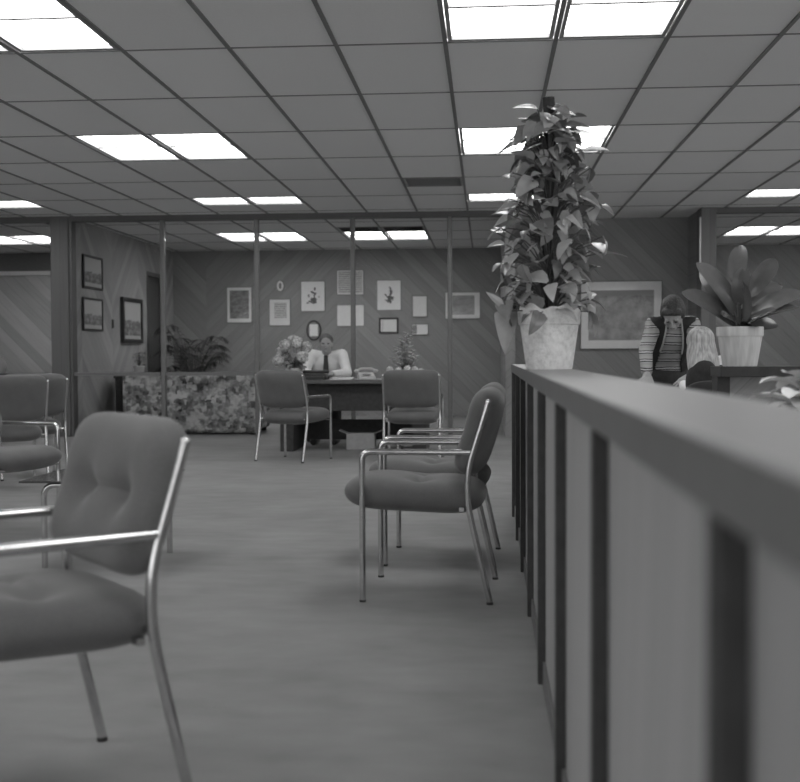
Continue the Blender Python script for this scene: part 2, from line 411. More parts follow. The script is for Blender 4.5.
# dark plank wall right of the office
struct(obj('wall_center', B(0.22, 2.56, 15.0, YB, 0, CZ + 0.1), 'wallcenter', smooth=False))
struct(obj('wall_center_return', B(0.22, 0.34, 14.05, 15.0, 0, CZ + 0.1), 'wallcenter', smooth=False))
struct(obj('wall_right_return', B(2.56, 2.64, 14.3, YB, 0, CZ + 0.1), 'wallcenter', smooth=False))
struct(obj('wall_side_left', B(XL - 0.15, XL, YN, YB, 0, CZ + 0.1), 'wallside', smooth=False))
bm = bmesh.new(); box(bm, XR, XR + 0.15, YN, YB, 0, 0.25); box(bm, XR, XR + 0.15, YN, YB, 2.62, CZ + 0.1); box(bm, XR, XR + 0.15, 13.2, YB, 0.25, 2.62)
struct(obj('wall_side_right', bm, 'wallside', smooth=False))
w4 = struct(obj('window_4', B(XR + 0.03, XR + 0.10, YN, 13.2, 0.25, 0.31), 'mullion', smooth=False))
for k in range(11): obj('mullion', B(XR + 0.03, XR + 0.10, YN + k * 1.91, YN + k * 1.91 + 0.06, 0.31, 2.62), 'mullion', w4, smooth=False)
for k in range(10): obj('pane', B(XR + 0.06, XR + 0.066, YN + k * 1.91 + 0.06, YN + (k + 1) * 1.91, 0.31, 2.62), 'glass', w4, smooth=False)
# pillars
struct(obj('trim_5', B(-5.40, -5.17, 14.0, 14.2, 0, CZ), 'pillar', smooth=False, bevel=0.01))
struct(obj('trim_6', B(-5.165, -5.135, 14.02, 14.18, 0, CZ), 'header', smooth=False))
struct(obj('trim_7', B(2.54, 2.72, 14.0, 14.3, 0, CZ), 'pillar', smooth=False, bevel=0.01))
struct(obj('trim_8', B(2.522, 2.54, 14.0, 14.05, 1.95, 2.62), 'matgrey', smooth=False))
# glazed partition: header, mullions, sill rail and panes
PY0, PY1 = 14.06, 14.14
w1 = struct(obj('window_1', B(-5.135, 0.22, 14.03, 14.17, CZ - 0.065, CZ - 0.001), 'header', smooth=False))
mx = [-4.005, -2.825, -1.635, -0.448]
for x in mx: obj('mullion', B(x - 0.028, x + 0.028, PY0, PY1, 0, CZ - 0.065), 'mullion', w1, bevel=0.008)
obj('sill_rail', B(-5.135, -4.04, PY0, PY1, 0.755, 0.80), 'mullion', w1); obj('sill_rail', B(-3.97, -2.86, PY0, PY1, 0.755, 0.80), 'mullion', w1)
ed = [-5.135, -4.005, -2.825, -1.635, -0.448, 0.22]
for a, b in zip(ed, ed[1:]): obj('pane', B(a + 0.03, b - 0.03, 14.097, 14.103, 0.02, CZ - 0.065), 'glass', w1, smooth=False)
w2 = struct(obj('window_2', B(XL, -5.40, 14.03, 14.17, CZ - 0.065, CZ - 0.001), 'header', smooth=False))
for x in (-6.65, -7.85): obj('mullion', B(x - 0.028, x + 0.028, PY0, PY1, 0, CZ - 0.065), 'mullion', w2, bevel=0.008)
for a, b in ((-6.62, -5.40), (-7.82, -6.68), (XL, -7.88)): obj('pane', B(a, b, 14.097, 14.103, 0.02, CZ - 0.065), 'glass', w2, smooth=False)
w3 = struct(obj('window_3', B(2.72, XR, 14.03, 14.17, CZ - 0.065, CZ - 0.001), 'header', smooth=False))
for x in (4.0, 5.2): obj('mullion', B(x - 0.028, x + 0.028, PY0, PY1, 0, CZ - 0.065), 'mullion', w3, bevel=0.008)
for a, b in ((2.72, 3.97), (4.03, 5.17), (5.23, XR)): obj('pane', B(a, b, 14.097, 14.103, 0.02, CZ - 0.065), 'glass', w3, smooth=False)

# ------------------------------------------------------------------ ceiling lights and vents
LG = 'lit ceiling light panels'
LL = {(0, -1): 'lit ceiling panel at the top edge directly above the counter, left one of its pair',
      (1, -1): 'lit ceiling panel at the top edge directly above the counter, right one of its pair',
      (-4, -1): 'large lit ceiling panel in the upper left corner of the photo',
      (-5, -1): 'sliver of lit ceiling panel at the left edge beside the large corner panel',
      (-5, 2): 'lit ceiling panel over the tufted armchair by the glass table, left half of the pair',
      (-4, 2): 'lit ceiling panel over the tufted armchair by the glass table, right half of the pair',
      (0, 2): 'lit ceiling panel behind the top of the tall potted plant, left of its stem',
      (1, 2): 'lit ceiling panel behind the top of the tall potted plant, right of its stem',
      (-5, 5): 'narrow lit ceiling strip just before the glass partition, left half of the middle pair',
      (-4, 5): 'narrow lit ceiling strip just before the glass partition, right half of the middle pair',
      (-9, 5): 'narrow lit ceiling strip at the left edge of the photo before the partition',
      (-10, 5): 'narrow lit ceiling strip beyond the left edge next to the other strip',
      (0, 5): 'narrow lit ceiling strip seen through the tall plant leaves, left of the totem pole',
      (1, 5): 'narrow lit ceiling strip hidden mostly by the tall plant, right of the totem pole',
      (5, 5): 'narrow lit ceiling strip at the right edge above the broad-leaved plant',
      (6, 5): 'narrow lit ceiling strip past the right edge beside another strip',
      (-6, 8): 'lit panel inside the glazed office above the sofa, left half of its pair',
      (-5, 8): 'lit panel inside the glazed office above the sofa, right half of its pair',
      (-3, 8): 'lit panel inside the glazed office behind the dark ceiling grille, left half of its pair',
      (-2, 8): 'lit panel inside the glazed office behind the dark ceiling grille, right half of its pair',
      (-12, 8): 'lit panel in the side office at the left edge, outer one of its pair',
      (-11, 8): 'lit panel in the side office next to the wood pillar',
      (6, 8): 'lit panel seen through the glazing above the broad-leaved plant, left half of its pair',
      (7, 8): 'lit panel seen through the glazing above the broad-leaved plant, right half of its pair'}
def light(full):
    t_ = thing('ceiling_light', '', 'ceiling light', (0, 0, CZ), 0, LG)
    L = 2 * GS if full else GS
    bm = bmesh.new(); a = 0.017; r = 0.024; w = GS; fw = 0.022
    box(bm, a, a + fw, a, L - a, 0, r); box(bm, w - a - fw, w - a, a, L - a, 0, r)
    box(bm, a + fw, w - a - fw, a, a + fw, 0, r); box(bm, a + fw, w - a - fw, L - a - fw - 0.01, L - a, 0, r)
    if full: box(bm, a + fw, w - a - fw, L / 2 - 0.013, L / 2 + 0.013, r - 0.016, r)
    obj('frame', bm, 'lightframe', t_, smooth=False)
    obj('diffuser', B(a + 0.001, w - a - 0.001, a + 0.001, L - a - 0.001, r, r + 0.02), 'diffuser', t_, smooth=False)
    return t_
pf, ph = light(True), light(False); usedf = usedh = False
for (c, j) in LIGHTS:
    full = j != 5; loc = (gx(c), gy(j), CZ)
    lab = LL.get((c, j), 'lit ceiling panel of the lobby ceiling outside the frame of the photo')
    if full and not usedf: pf.location = loc; pf['label'] = lab; usedf = True
    elif not full and not usedh: ph.location = loc; ph['label'] = lab; usedh = True
    else: dup(pf if full else ph, loc, 0, lab)
def vent(name, x, y, w, l, lab, n, dark):
    t_ = thing(name, lab, 'ceiling vent', (x, y, CZ)); bm = bmesh.new(); a = 0.017
    box(bm, a, w - a, a, a + 0.02, -0.004, 0.03); box(bm, a, w - a, l - a - 0.02, l - a, -0.004, 0.03)
    box(bm, a, a + 0.02, a + 0.02, l - a - 0.02, -0.004, 0.03); box(bm, w - a - 0.02, w - a, a + 0.02, l - a - 0.02, -0.004, 0.03)
    obj('frame', bm, 'lightframe', t_, smooth=False); bm = bmesh.new()
    for k in range(n):
        yy = a + 0.03 + (l - 2 * a - 0.06) * k / (n - 1); obox(bm, (w / 2, yy, 0.01), (w - 2 * a - 0.045, 0.035, 0.003), Matrix.Rotation(0.6, 3, 'X'))
    obj('grille', bm, dark, t_, smooth=False)
    obj('duct', B(a, w - a, a, l - a, 0.032, 0.05), 'mullion', t_, smooth=False)
vent('ceiling_vent', gx(-1), gy(4), GS, GS, 'dull grey air grille in the lobby ceiling beside the tall plant', 12, 'lightframe')
vent('ceiling_vent', gx(-3), gy(7) + GS, GS, GS, 'dark air grille in the office ceiling before the lit panels, left of the pair', 8, 'header')
vent('ceiling_vent', gx(-2), gy(7) + GS, GS, GS, 'dark air grille in the office ceiling before the lit panels, right of the pair', 8, 'header')

# ------------------------------------------------------------------ counter and low partition
ct = thing('counter', 'long low plank-faced counter running towards the camera with a pale top', 'counter', (0.175, 3.5, 0))
def cb(name, a, mat, **k):
    x0, x1, y0, y1, z0, z1 = a; return obj(name, B(x0 - 0.175, x1 - 0.175, y0 - 3.5, y1 - 3.5, z0, z1), mat, ct, **k)
cb('wall_panel', (0.175, 0.34, -1.2, 7.15, 0.0, 0.89), 'counterpanel', smooth=False)
for k in range(10):
    y = 7.13 - 0.905 * k; cb('batten', (0.152, 0.175, y - 0.02, y + 0.02, 0.0, 0.89), 'darkwood', bevel=0.002)
cb('kick_board', (0.166, 0.175, -1.2, 7.11, 0.0, 0.07), 'cap_edge', smooth=False)
cb('end_post', (0.152, 0.345, 7.15, 7.19, 0, 0.89), 'darkwood', smooth=False)
cb('edge_band', (0.150, 0.156, -1.2, 7.20, 0.893, 0.939), 'cap_edge', smooth=False)
cb('countertop', (0.1562, 0.352, -1.2, 7.20, 0.892, 0.939), 'cap', bevel=0.003)
lp = thing('low_partition', 'low plank partition with dark rail below the broad-leaved potted plant', 'partition', (1.13, 5.8, 0))
obj('panel', B(0.06, 3.2, 0.02, 0.10, 0, 0.885), 'railpanel', lp, smooth=False)
obj('top_rail', B(0.0, 3.2, -0.10, 0.16, 0.885, 0.936), 'darkwood', lp, bevel=0.003)
obj('post', B(0, 0.06, -0.02, 0.12, 0, 0.885), 'darkwood', lp, smooth=False)

# ------------------------------------------------------------------ chairs
CG = 'chrome armchairs in the lobby'
def make_chair():
    t_ = thing('armchair', '', 'chair', (0, 0, 0), 0, CG)
    HW, FY, RY = 0.262, -0.257, 0.257
    r = 0.0125
    for s in (-1, 1):
        x = s * HW
        lf = obj('leg', tube(bmesh.new(), [(x, FY, 0.008), (x, FY, 0.53)], r), 'chrome', t_)
        arm = fillet([(x, FY, 0.53), (x, FY, 0.610), (x, RY - 0.075, 0.610)], 0.055, 8)
        obj('armrest', tube(bmesh.new(), arm, r), 'chrome', t_)
        up = fillet([(x, RY, 0.012), (x, RY - 0.088, 0.40), (x, RY - 0.088, 0.54), (x, RY - 0.005, 0.81)], [0.12, 0.10], 8)
        bm = tube(bmesh.new(), up, r); ellipsoid(bm, up[-1], (r, r, r)); lg = obj('leg', bm, 'chrome', t_)
        for fy, lp_ in ((FY, lf), (RY, lg)):
            bm = bmesh.new(); lathe(bm, [(0, 0), (0.0135, 0), (0.0135, 0.009), (0, 0.009)], 12, (x, fy, 0)); obj('glide', bm, 'rubber', lp_)
        obj('seat_bracket', B(min(x, x - s * 0.03), max(x, x - s * 0.03), 0.135, 0.155, 0.372, 0.388), 'chrome', t_)
    for y, z in ((FY + 0.0, 0.385), (RY - 0.088, 0.40)):
        obj('cross_bar', tube(bmesh.new(), [(-HW, y, z), (HW, y, z)], 0.010), 'chrome', t_)
    def sx(p): return V((p.x, p.y - 0.062, 0.424 + p.z - 0.012 * (p.y / 0.28)))
    obj('seat', pad(bmesh.new(), 0.50, 0.585, 0.148, ((-0.11, 0.02), (0.11, 0.02)), pn=5.0, xf=sx, dip=0.022), 'fabric', t_)
    ang = math.radians(17); ca, sa = math.cos(ang), math.sin(ang)
    def bx(p):   # x width, y height, +z towards the sitter
        f = p.z + 0.02 * (abs(p.x) / 0.25) ** 2 - 0.018
        return V((p.x, RY - 0.062 + p.y * sa - f * ca, 0.688 + p.y * ca + f * sa))
    obj('backrest', pad(bmesh.new(), 0.542, 0.368, 0.138, ((-0.115, -0.005), (0.115, -0.005)), pn=5.5, xf=bx, dip=0.036), 'fabric', t_)
    return t_
def heading(fx, fy): return math.atan2(fx, -fy)
CH = [((-1.029, 2.544), (-0.764, -0.644), 'charcoal tufted armchair cut off by the left edge, closest to the camera'),
      ((-0.235, 4.88), (-0.998, 0.05), 'charcoal armchair seen side-on next to the counter, the nearer of two in line'),
      ((-0.215, 5.68), (-0.998, 0.05), 'charcoal armchair mostly hidden behind the side-on armchair next to the counter'),
      ((-1.85, 10.94), (0.39, 0.92), 'armchair turned towards the desk below the hydrangea pot'),
      ((-0.70, 10.95), (0.02, 1.0), 'armchair with its back to us before the flower arrangement end of the desk'),
      ((-3.71, 8.67), (-0.55, 0.83), 'armchair at the left edge with its dark back turned to us'),
      ((-3.82, 9.37), (-0.55, 0.83), 'armchair half hidden behind another at the left edge, beside the wood pillar'),
      ((-2.80, 6.33), (0.95, -0.30), 'armchair at the left edge behind the glass table, only seat and arm in view')]
ch0 = make_chair()
for k, ((x, y), (fx, fy), lab) in enumerate(CH):
    if k == 0: ch0.location = (x, y, 0); ch0.rotation_euler = (0, 0, heading(fx, fy)); ch0['label'] = lab
    else: dup(ch0, (x, y, 0), heading(fx, fy), lab)

# low glass table
tb = thing('coffee_table', 'low chrome table with a dark glass top behind the closest armchair', 'table', (-1.85, 5.52, 0))
for y in (-0.22, 0.22):
    obj('leg_frame', tube(bmesh.new(), fillet([(-0.24, y, 0.0), (-0.24, y, 0.395), (0.24, y, 0.395), (0.24, y, 0.0)], 0.06, 8), 0.0145), 'chrome', tb)
obj('table_top', B(-0.33, 0.30, -0.30, 0.30, 0.4105, 0.4205), 'smoked', tb, bevel=0.002)

# ------------------------------------------------------------------ sofa, end table, palm
so = thing('sofa', 'boldly patterned sofa behind the glass with its back to the lobby', 'sofa', (-3.78, 14.9, 0))
def sb(name, x0, x1, y0, y1, z0, z1, bev=0.04): 
    return obj(name, B(x0, x1, y0, y1, z0, z1), 'sofa', so, bevel=bev)
sb('base', -0.86, 0.86, -0.36, 0.42, 0.06, 0.36); sb('back', -0.88, 0.88, -0.45, -0.22, 0.015, 0.785, 0.05)
sb('arm', -0.88, -0.70, -0.22, 0.44, 0.05, 0.60); sb('arm', 0.70, 0.88, -0.22, 0.44, 0.05, 0.60)
for x in (-0.35, 0.35): sb('seat_cushion', x - 0.345, x + 0.345, -0.21, 0.45, 0.365, 0.50)
for x in (-0.8, 0.8):
    for y in (-0.38, 0.36): obj('foot', B(x - 0.03, x + 0.03, y - 0.03, y + 0.03, 0, 0.06), 'darkwood', so)
et = thing('end_table', 'dark square end table beyond the left end of the patterned sofa', 'table', (-4.83, 15.65, 0))
obj('table_top', B(-0.25, 0.25, -0.25, 0.25, 0.70, 0.745), 'darkwood', et, bevel=0.004)
obj('cabinet_body', B(-0.23, 0.23, -0.23, 0.23, 0.05, 0.70), 'darkwood', et, bevel=0.004)
obj('plinth', B(-0.2, 0.2, -0.2, 0.2, 0, 0.05), 'black', et)

def pot_shape(parent, r0, r1, h, mat, rim=0.03, name='pot'):
    bm = lathe(bmesh.new(), [(0, 0), (r0 * 0.97, 0), (r0, 0.008), (r1 * 0.95, h - rim - 0.004), (r1, h - rim), (r1 * 1.01, h - 0.004), (r1 * 0.99, h), (r1 * 0.92, h), (r1 * 0.90, h - 0.03), (0, h - 0.031)], 44)
    return obj(name, bm, mat, parent)
def soil(parent, r, z): obj('soil', lathe(bmesh.new(), [(r, z - 0.006), (r, z), (r * 0.5, z + 0.01), (0, z + 0.012)], 30), 'soil', parent)

# tall climbing plant on the counter
tp = thing('potted_plant', 'tall bushy climbing plant on a dark pole in a pale mottled pot on the counter', 'plant', (0.252, 4.72, 0.9392))
pot_shape(tp, 0.094, 0.124, 0.232, 'pot', 0.05); soil(tp, 0.108, 0.205)
bm = bmesh.new(); n_ = 60; rg = [[], [], [], []]
for k in range(n_):
    a = 2 * PI * k / n_; wv = 0.010 * math.sin(5 * a + 0.6) + 0.006 * math.sin(11 * a)
    for q, (rr, z) in enumerate(((0.1245, 0.185), (0.128, 0.222), (0.131 + wv * 0.5, 0.252 + wv), (0.128 + wv * 0.5, 0.251 + wv))): rg[q].append(bm.verts.new((rr * math.cos(a), rr * math.sin(a), z)))
for a_, b_ in zip(rg, rg[1:]):
    for k in range(n_): bm.faces.new((a_[k], a_[(k + 1) % n_], b_[(k + 1) % n_], b_[k]))
obj('foil_collar', bm, 'pot', tp, recalc=False)
bm = bmesh.new(); zs = [0.17 + 0.925 * k / 24 for k in range(25)]
tube(bm, [(0.006 * math.sin(z * 9), 0.006 * math.cos(z * 7), z) for z in zs], [0.023 + 0.003 * math.sin(z * 60) for z in zs], 14); obj('support_pole', bm, 'pole', tp)
fol = bmesh.new(); st = bmesh.new(); rnd = random.Random(5)
n = 330
for k in range(n):
    h = 0.21 + 0.80 * (k / n) + rnd.uniform(-0.02, 0.02)
    t_ = (h - 0.21) / 0.80
    spread = (0.21 + 0.06 * math.sin(PI * min(1, t_ * 1.15))) * (1 - 0.38 * max(0, (t_ - 0.55) / 0.45))
    ph_ = k * 2.39996 + rnd.uniform(-0.6, 0.6); out = V((math.cos(ph_), math.sin(ph_), 0))
    rad = spread * rnd.uniform(0.25, 0.85)
    base = out * rad + V((0, 0, h + 0.02)); L = rnd.uniform(0.065, 0.115); W = L * rnd.uniform(0.55, 0.78)
    d_ = (out * rnd.uniform(0.3, 1.0) + V((rnd.uniform(-.8, .8), rnd.uniform(-.8, .8), rnd.uniform(-0.75, 0.35)))).normalized()
    nr = (out * 0.3 + V((rnd.uniform(-.7, .7), rnd.uniform(-.7, .5), 0.9)))
    leaf(fol, base, d_, nr, L, W, rnd.uniform(0.2, 1.2), rnd.uniform(0.1, 0.5), 'heart', curl=0.08)
    s0 = out * 0.02 + V((0, 0, max(0.18, h - rnd.uniform(0.05, 0.14)))); tube(st, [s0, (s0 + base) / 2 + V((0, 0, 0.03)), base], 0.0028, 5)
for (dx, dz, dl, tl) in ((-0.05, 1.05, (-0.9, -0.2, 0.25), 0.10), (0.0, 1.06, (0.5, -0.3, -0.2), 0.11), (-0.08, 0.98, (-0.5, -0.5, -0.5), 0.12), (0.07, 0.95, (0.95, -0.1, 0.15), 0.12), (-0.11, 0.92, (-0.9, 0.1, -0.2), 0.12), (0.02, 1.0, (0.2, -0.8, -0.6), 0.13)):
    b_ = V((dx, -0.01, dz)); leaf(fol, b_, dl, (0, -0.5, 1), tl, tl * 0.7, 0.5, 0.3, 'heart', curl=0.08); tube(st, [(0, 0, dz - 0.12), (dx * 0.6, -0.01, dz - 0.04), b_], 0.003, 5)
# long leaf hanging past the rim
tube(st, [(-0.09, -0.02, 0.20), (-0.15, -0.02, 0.30), (-0.19, -0.02, 0.29), (-0.17, -0.02, 0.24)], 0.004, 6)
leaf(fol, (-0.17, -0.02, 0.25), (-0.08, -0.05, -1), (-0.4, -1, 0.1), 0.19, 0.10, 0.15, 0.2, 'heart')
leaf(fol, (-0.18, -0.02, 0.25), (-0.8, -0.1, 0.75), (0.3, -1, 0.3), 0.10, 0.035, 0.2, 0.3, 'blade')
obj('foliage', fol, 'leaf', tp, recalc=False); obj('stem', st, 'stem', tp)

# broad-leaved plant on the low partition
rp = thing('potted_plant', 'broad-leaved rubber plant in a pale pleated pot on the low partition', 'plant', (1.248, 5.83, 0.9362))
pot_shape(rp, 0.084, 0.112, 0.195, 'potpale', 0.045); soil(rp, 0.10, 0.17)
fol = bmesh.new(); st = bmesh.new()
# (tip dx, dy, dz, width, base dx, dz)
RL = [(-0.255, -0.10, 0.37, 0.125, -0.03, 0.20), (-0.165, -0.02, 0.53, 0.115, -0.02, 0.25), (-0.19, 0.10, 0.50, 0.10, -0.03, 0.27), (-0.03, -0.06, 0.585, 0.085, -0.02, 0.40),
      (0.02, 0.05, 0.57, 0.075, 0.0, 0.36), (0.19, -0.04, 0.51, 0.085, 0.03, 0.34), (0.27, -0.08, 0.37, 0.11, 0.03, 0.23), (0.22, -0.14, 0.30, 0.10, 0.02, 0.20),
      (0.23, 0.10, 0.43, 0.10, 0.03, 0.29), (0.10, -0.16, 0.28, 0.08, 0.01, 0.19), (0.06, -0.12, 0.40, 0.09, 0.01, 0.22), (-0.08, -0.15, 0.25, 0.085, -0.01, 0.19),
      (-0.12, 0.13, 0.38, 0.09, -0.01, 0.22), (0.12, 0.14, 0.33, 0.09, 0.01, 0.2), (0.20, 0.02, 0.20, 0.07, 0.03, 0.17), (0.05, -0.14, 0.20, 0.07, 0.01, 0.165), (-0.02, -0.1, 0.46, 0.08, -0.01, 0.3)]
for dx, dy, dz, w, bx_, bz in RL:
    bz = max(bz, 0.19); b_ = V((bx_, dy * 0.15, bz)); tip = V((dx, dy, dz)); dv = tip - b_; L = dv.length
    nr = V((-dv.x * 0.3 + 0.5 * math.sin(dx * 40), -0.6 + 0.35 * math.sin(dz * 50), 0.75)); leaf(fol, b_, dv.normalized() + V((0, 0, 0.25)), nr, L * 1.06, w * 1.12, 0.6, 0.16, 'paddle', 12)
    tube(st, [(0, 0, 0.13), (bx_ * 0.5, dy * 0.06, (bz + 0.13) / 2), b_, b_ + dv * 0.08], 0.006, 7)
obj('foliage', fol, 'leafbig', rp, recalc=False); obj('stem', st, 'stem', rp)

# pale plant low at the right edge, on a small stand
ps = thing('plant_stand', 'small dark stand under the pale-leaved plant behind the counter', 'stand', (0.98, 3.55, 0))
obj('stand_top', lathe(bmesh.new(), [(0, 0.64), (0.16, 0.64), (0.165, 0.65), (0.165, 0.67), (0, 0.67)], 36), 'darkwood', ps)
for k in range(3):
    a = k * 2 * PI / 3; obj('leg', tube(bmesh.new(), [(0.15 * math.cos(a), 0.15 * math.sin(a), 0), (0.09 * math.cos(a), 0.09 * math.sin(a), 0.645)], 0.014), 'darkwood', ps)
pp = thing('potted_plant', 'pale-leaved plant peeping over the counter at the right edge', 'plant', (0.97, 3.55, 0.67))
pot_shape(pp, 0.06, 0.085, 0.12, 'ceramic', 0.02); soil(pp, 0.076, 0.10); fol = bmesh.new(); st = bmesh.new(); rnd = random.Random(3)
for k in range(34):
    a = k * 2.4; o_ = V((math.cos(a), math.sin(a), 0)); b_ = o_ * rnd.uniform(0.01, 0.06) + V((0, 0, rnd.uniform(0.15, 0.27)))
    leaf(fol, b_, o_ + V((0, 0, rnd.uniform(-0.2, 0.9))), V((0, 0, 1)) + o_ * 0.2, rnd.uniform(0.09, 0.15), rnd.uniform(0.06, 0.09), rnd.uniform(0.5, 1.2), 0.35, 'oval')
    tube(st, [(0, 0, 0.1), b_], 0.003, 5)
obj('foliage', fol, 'leafpale', pp, recalc=False); obj('stem', st, 'stem', pp)

# dark palm in the office corner
pm = thing('potted_palm', 'dark fine-leaved palm in the office corner behind the sofa', 'plant', (-4.55, 17.6, 0))
pot_shape(pm, 0.15, 0.19, 0.34, 'black', 0.04); soil(pm, 0.17, 0.31); fol = bmesh.new(); st = bmesh.new(); rnd = random.Random(9)
for k in range(36):
    a = k * 2.4; o_ = V((math.cos(a), math.sin(a), 0)); el = rnd.uniform(0.9, 2.7); pts = []
    for q in range(9):
        t_ = q / 8; pts.append(V((0, 0, 0.31)) + o_ * (0.5 * t_ * rnd.uniform(0.98, 1.02)) + V((0, 0, (el * t_ - el * 0.55 * t_ * t_) * 0.95)))
    tube(st, pts, 0.005, 5)
    for q in range(2, 9):
        dv = (pts[q] - pts[q - 1]).normalized(); sd = dv.cross(V((0, 0, 1))).normalized()
        for s in (-1, 1):
            for e in (0.0, 0.5): leaf(fol, pts[q - 1].lerp(pts[q], e), dv * 0.7 + sd * s + V((0, 0, -0.2)), (0, 0, 1), 0.24, 0.03, 0.5, 0.2, 'blade', 4)
obj('fronds', fol, 'leafdark', pm, recalc=False); obj('stem', st, 'stem', pm)
sp = thing('potted_plant', 'small leafy plant on the end table beside the doorway', 'plant', (-4.78, 15.6, 0.7452))
pot_shape(sp, 0.06, 0.08, 0.12, 'ceramic', 0.02); soil(sp, 0.072, 0.10); fol = bmesh.new(); rnd = random.Random(4); st = bmesh.new()
for k in range(40):
    a = k * 2.4; o_ = V((math.cos(a), math.sin(a), 0)); b_ = o_ * rnd.uniform(0, 0.05) + V((0, 0, rnd.uniform(0.12, 0.30)))
    leaf(fol, b_, o_ + V((0, 0, rnd.uniform(0, 1))), (0, 0, 1), rnd.uniform(0.05, 0.09), 0.035, 0.7, 0.3, 'oval', 5); tube(st, [(0, 0, 0.1), b_], 0.002, 4)
obj('foliage', fol, 'leafmid', sp, recalc=False); obj('stem', st, 'stem', sp)

# ------------------------------------------------------------------ pictures
def picture(name, lab, cat, x0, z0, x1, z1, y, frame='greyframe', fw=0.012, mat='white', inner=None, pm_='print', depth=0.02, drawing=None, group='framed pictures on the office back wall'):
    """flat picture on a wall facing -Y; inner = (left, bottom, right, top) margins"""
    cx, cz = (x0 + x1) / 2, (z0 + z1) / 2; hw, hh = (x1 - x0) / 2, (z1 - z0) / 2
    t_ = thing(name, lab, cat, (cx, y, cz), 0, group); bm = bmesh.new()
    box(bm, -hw, hw, -depth, 0, hh - fw, hh); box(bm, -hw, hw, -depth, 0, -hh, -hh + fw)
    box(bm, -hw, -hw + fw, -depth, 0, -hh + fw, hh - fw); box(bm, hw - fw, hw, -depth, 0, -hh + fw, hh - fw)
    obj('frame', bm, frame, t_, smooth=False)
    obj('mat_board', B(-hw + fw, hw - fw, -depth * 0.6, -0.001, -hh + fw, hh - fw), mat, t_, smooth=False)
    if inner:
        l_, b_, r_, u_ = inner; obj('print', B(-hw + l_, hw - r_, -depth * 0.6 - 0.002, -depth * 0.6, -hh + b_, hh - u_), pm_, t_, smooth=False)
    if drawing:
        rnd = random.Random(drawing); bm = bmesh.new(); yy = -depth * 0.6 - 0.0015
        for k in range(26):
            px = rnd.gauss(0.0, hw * 0.22); pz = -hh * 0.35 + abs(rnd.gauss(0, hh * 0.32)) - 0.02
            if k % 3 == 0: px = hw * 0.15 + rnd.uniform(-0.012, 0.012); pz = -hh * 0.3 + rnd.random() * hh * 0.85
            r = rnd.uniform(0.012, 0.028); a0 = rnd.random() * PI; m_ = 7
            vs = [bm.verts.new((px + r * math.cos(a0) * math.cos(2 * PI * q / m_) * 1.4 - r * 0.7 * math.sin(a0) * math.sin(2 * PI * q / m_), yy - 0.00002 * k, pz + r * math.sin(a0) * math.cos(2 * PI * q / m_) * 1.4 + r * 0.7 * math.cos(a0) * math.sin(2 * PI * q / m_))) for q in range(m_)]
            bm.faces.new(vs)
        obj('drawing', bm, 'ink', t_, smooth=False, recalc=False)
    return t_
Y = YB - 0.001
picture('framed_picture', 'large upright print with wide white mat at the left end of the picture group', 'picture', -4.299, 1.539, -3.868, 2.138, Y, inner=(0.055, 0.075, 0.055, 0.06), pm_='print')
picture('framed_picture', 'small pale certificate with a grey square of lines below the little oval plaque', 'picture', -3.589, 1.486, -3.225, 1.934, Y, mat='paper', inner=(0.09, 0.13, 0.07, 0.06), pm_='textlines')
picture('framed_picture', 'plant drawing with white mat left of the stacked certificates', 'picture', -3.061, 1.717, -2.65, 2.225, Y, drawing=2)
picture('framed_picture', 'grey certificate of fine lines, the upper of the two stacked at the centre', 'picture', -2.463, 1.986, -2.011, 2.40, Y, mat='paper', inner=(0.03, 0.03, 0.03, 0.03), pm_='textlines')
picture('framed_picture', 'blank-looking pale certificate, the lower of the two stacked at the centre', 'picture', -2.467, 1.47, -2.002, 1.834, Y, mat='paper')
picture('framed_picture', 'plant drawing with white mat right of the stacked certificates', 'picture', -1.804, 1.726, -1.395, 2.23, Y, drawing=8)
picture('framed_picture', 'small upright pale document in a grey frame above the striped-edge card', 'picture', -1.228, 1.608, -0.961, 1.979, Y, fw=0.022, mat='paper')
picture('framed_picture', 'small pale document in a thick black frame below a plant drawing', 'picture', -1.766, 1.351, -1.443, 1.612, Y, frame='black', fw=0.03, mat='paper', inner=(0.05, 0.03, 0.25, 0.03), pm_='matgrey')
picture('framed_picture', 'small pale card with a dark band at its left edge, lowest at right', 'picture', -1.23, 1.324, -0.954, 1.506, Y, frame='black', fw=0.008, mat='white', inner=(0.012, 0.02, 0.19, 0.02), pm_='print')
picture('framed_picture', 'wide misty grey print with white mat at the right end of the group', 'picture', -0.688, 1.58, -0.103, 2.024, Y, inner=(0.13, 0.07, 0.10, 0.06), pm_='printgrey')
def oval(name, lab, cx, cz, rx, rz, ring, face, inner_sq):
    t_ = thing(name, lab, 'picture', (cx, Y, cz), 0, 'framed pictures on the office back wall'); n = 36
    def ov(bm, a, b, y0, y1):
        A = [bm.verts.new((a * math.cos(2 * PI * k / n), y0, b * math.sin(2 * PI * k / n))) for k in range(n)]; Bq = [bm.verts.new((a * math.cos(2 * PI * k / n), y1, b * math.sin(2 * PI * k / n))) for k in range(n)]
        bm.faces.new(A); bm.faces.new(Bq[::-1])
        for k in range(n): bm.faces.new((A[k], A[(k + 1) % n], Bq[(k + 1) % n], Bq[k]))
        return bm
    obj('frame', ov(bmesh.new(), rx, rz, -0.02, 0), ring, t_, smooth=False)
    obj('plaque_face', ov(bmesh.new(), rx * 0.8, rz * 0.84, -0.024, -0.0205), face, t_, smooth=False)
    if inner_sq: obj('print', B(-rx * 0.55, rx * 0.55, -0.027, -0.0245, -rz * 0.55, rz * 0.6), 'white', t_, smooth=False)
    else:
        bm = ov(bmesh.new(), rx * 0.3, rz * 0.5, -0.0265, -0.0245); obj('print', bm, 'print', t_, smooth=False)
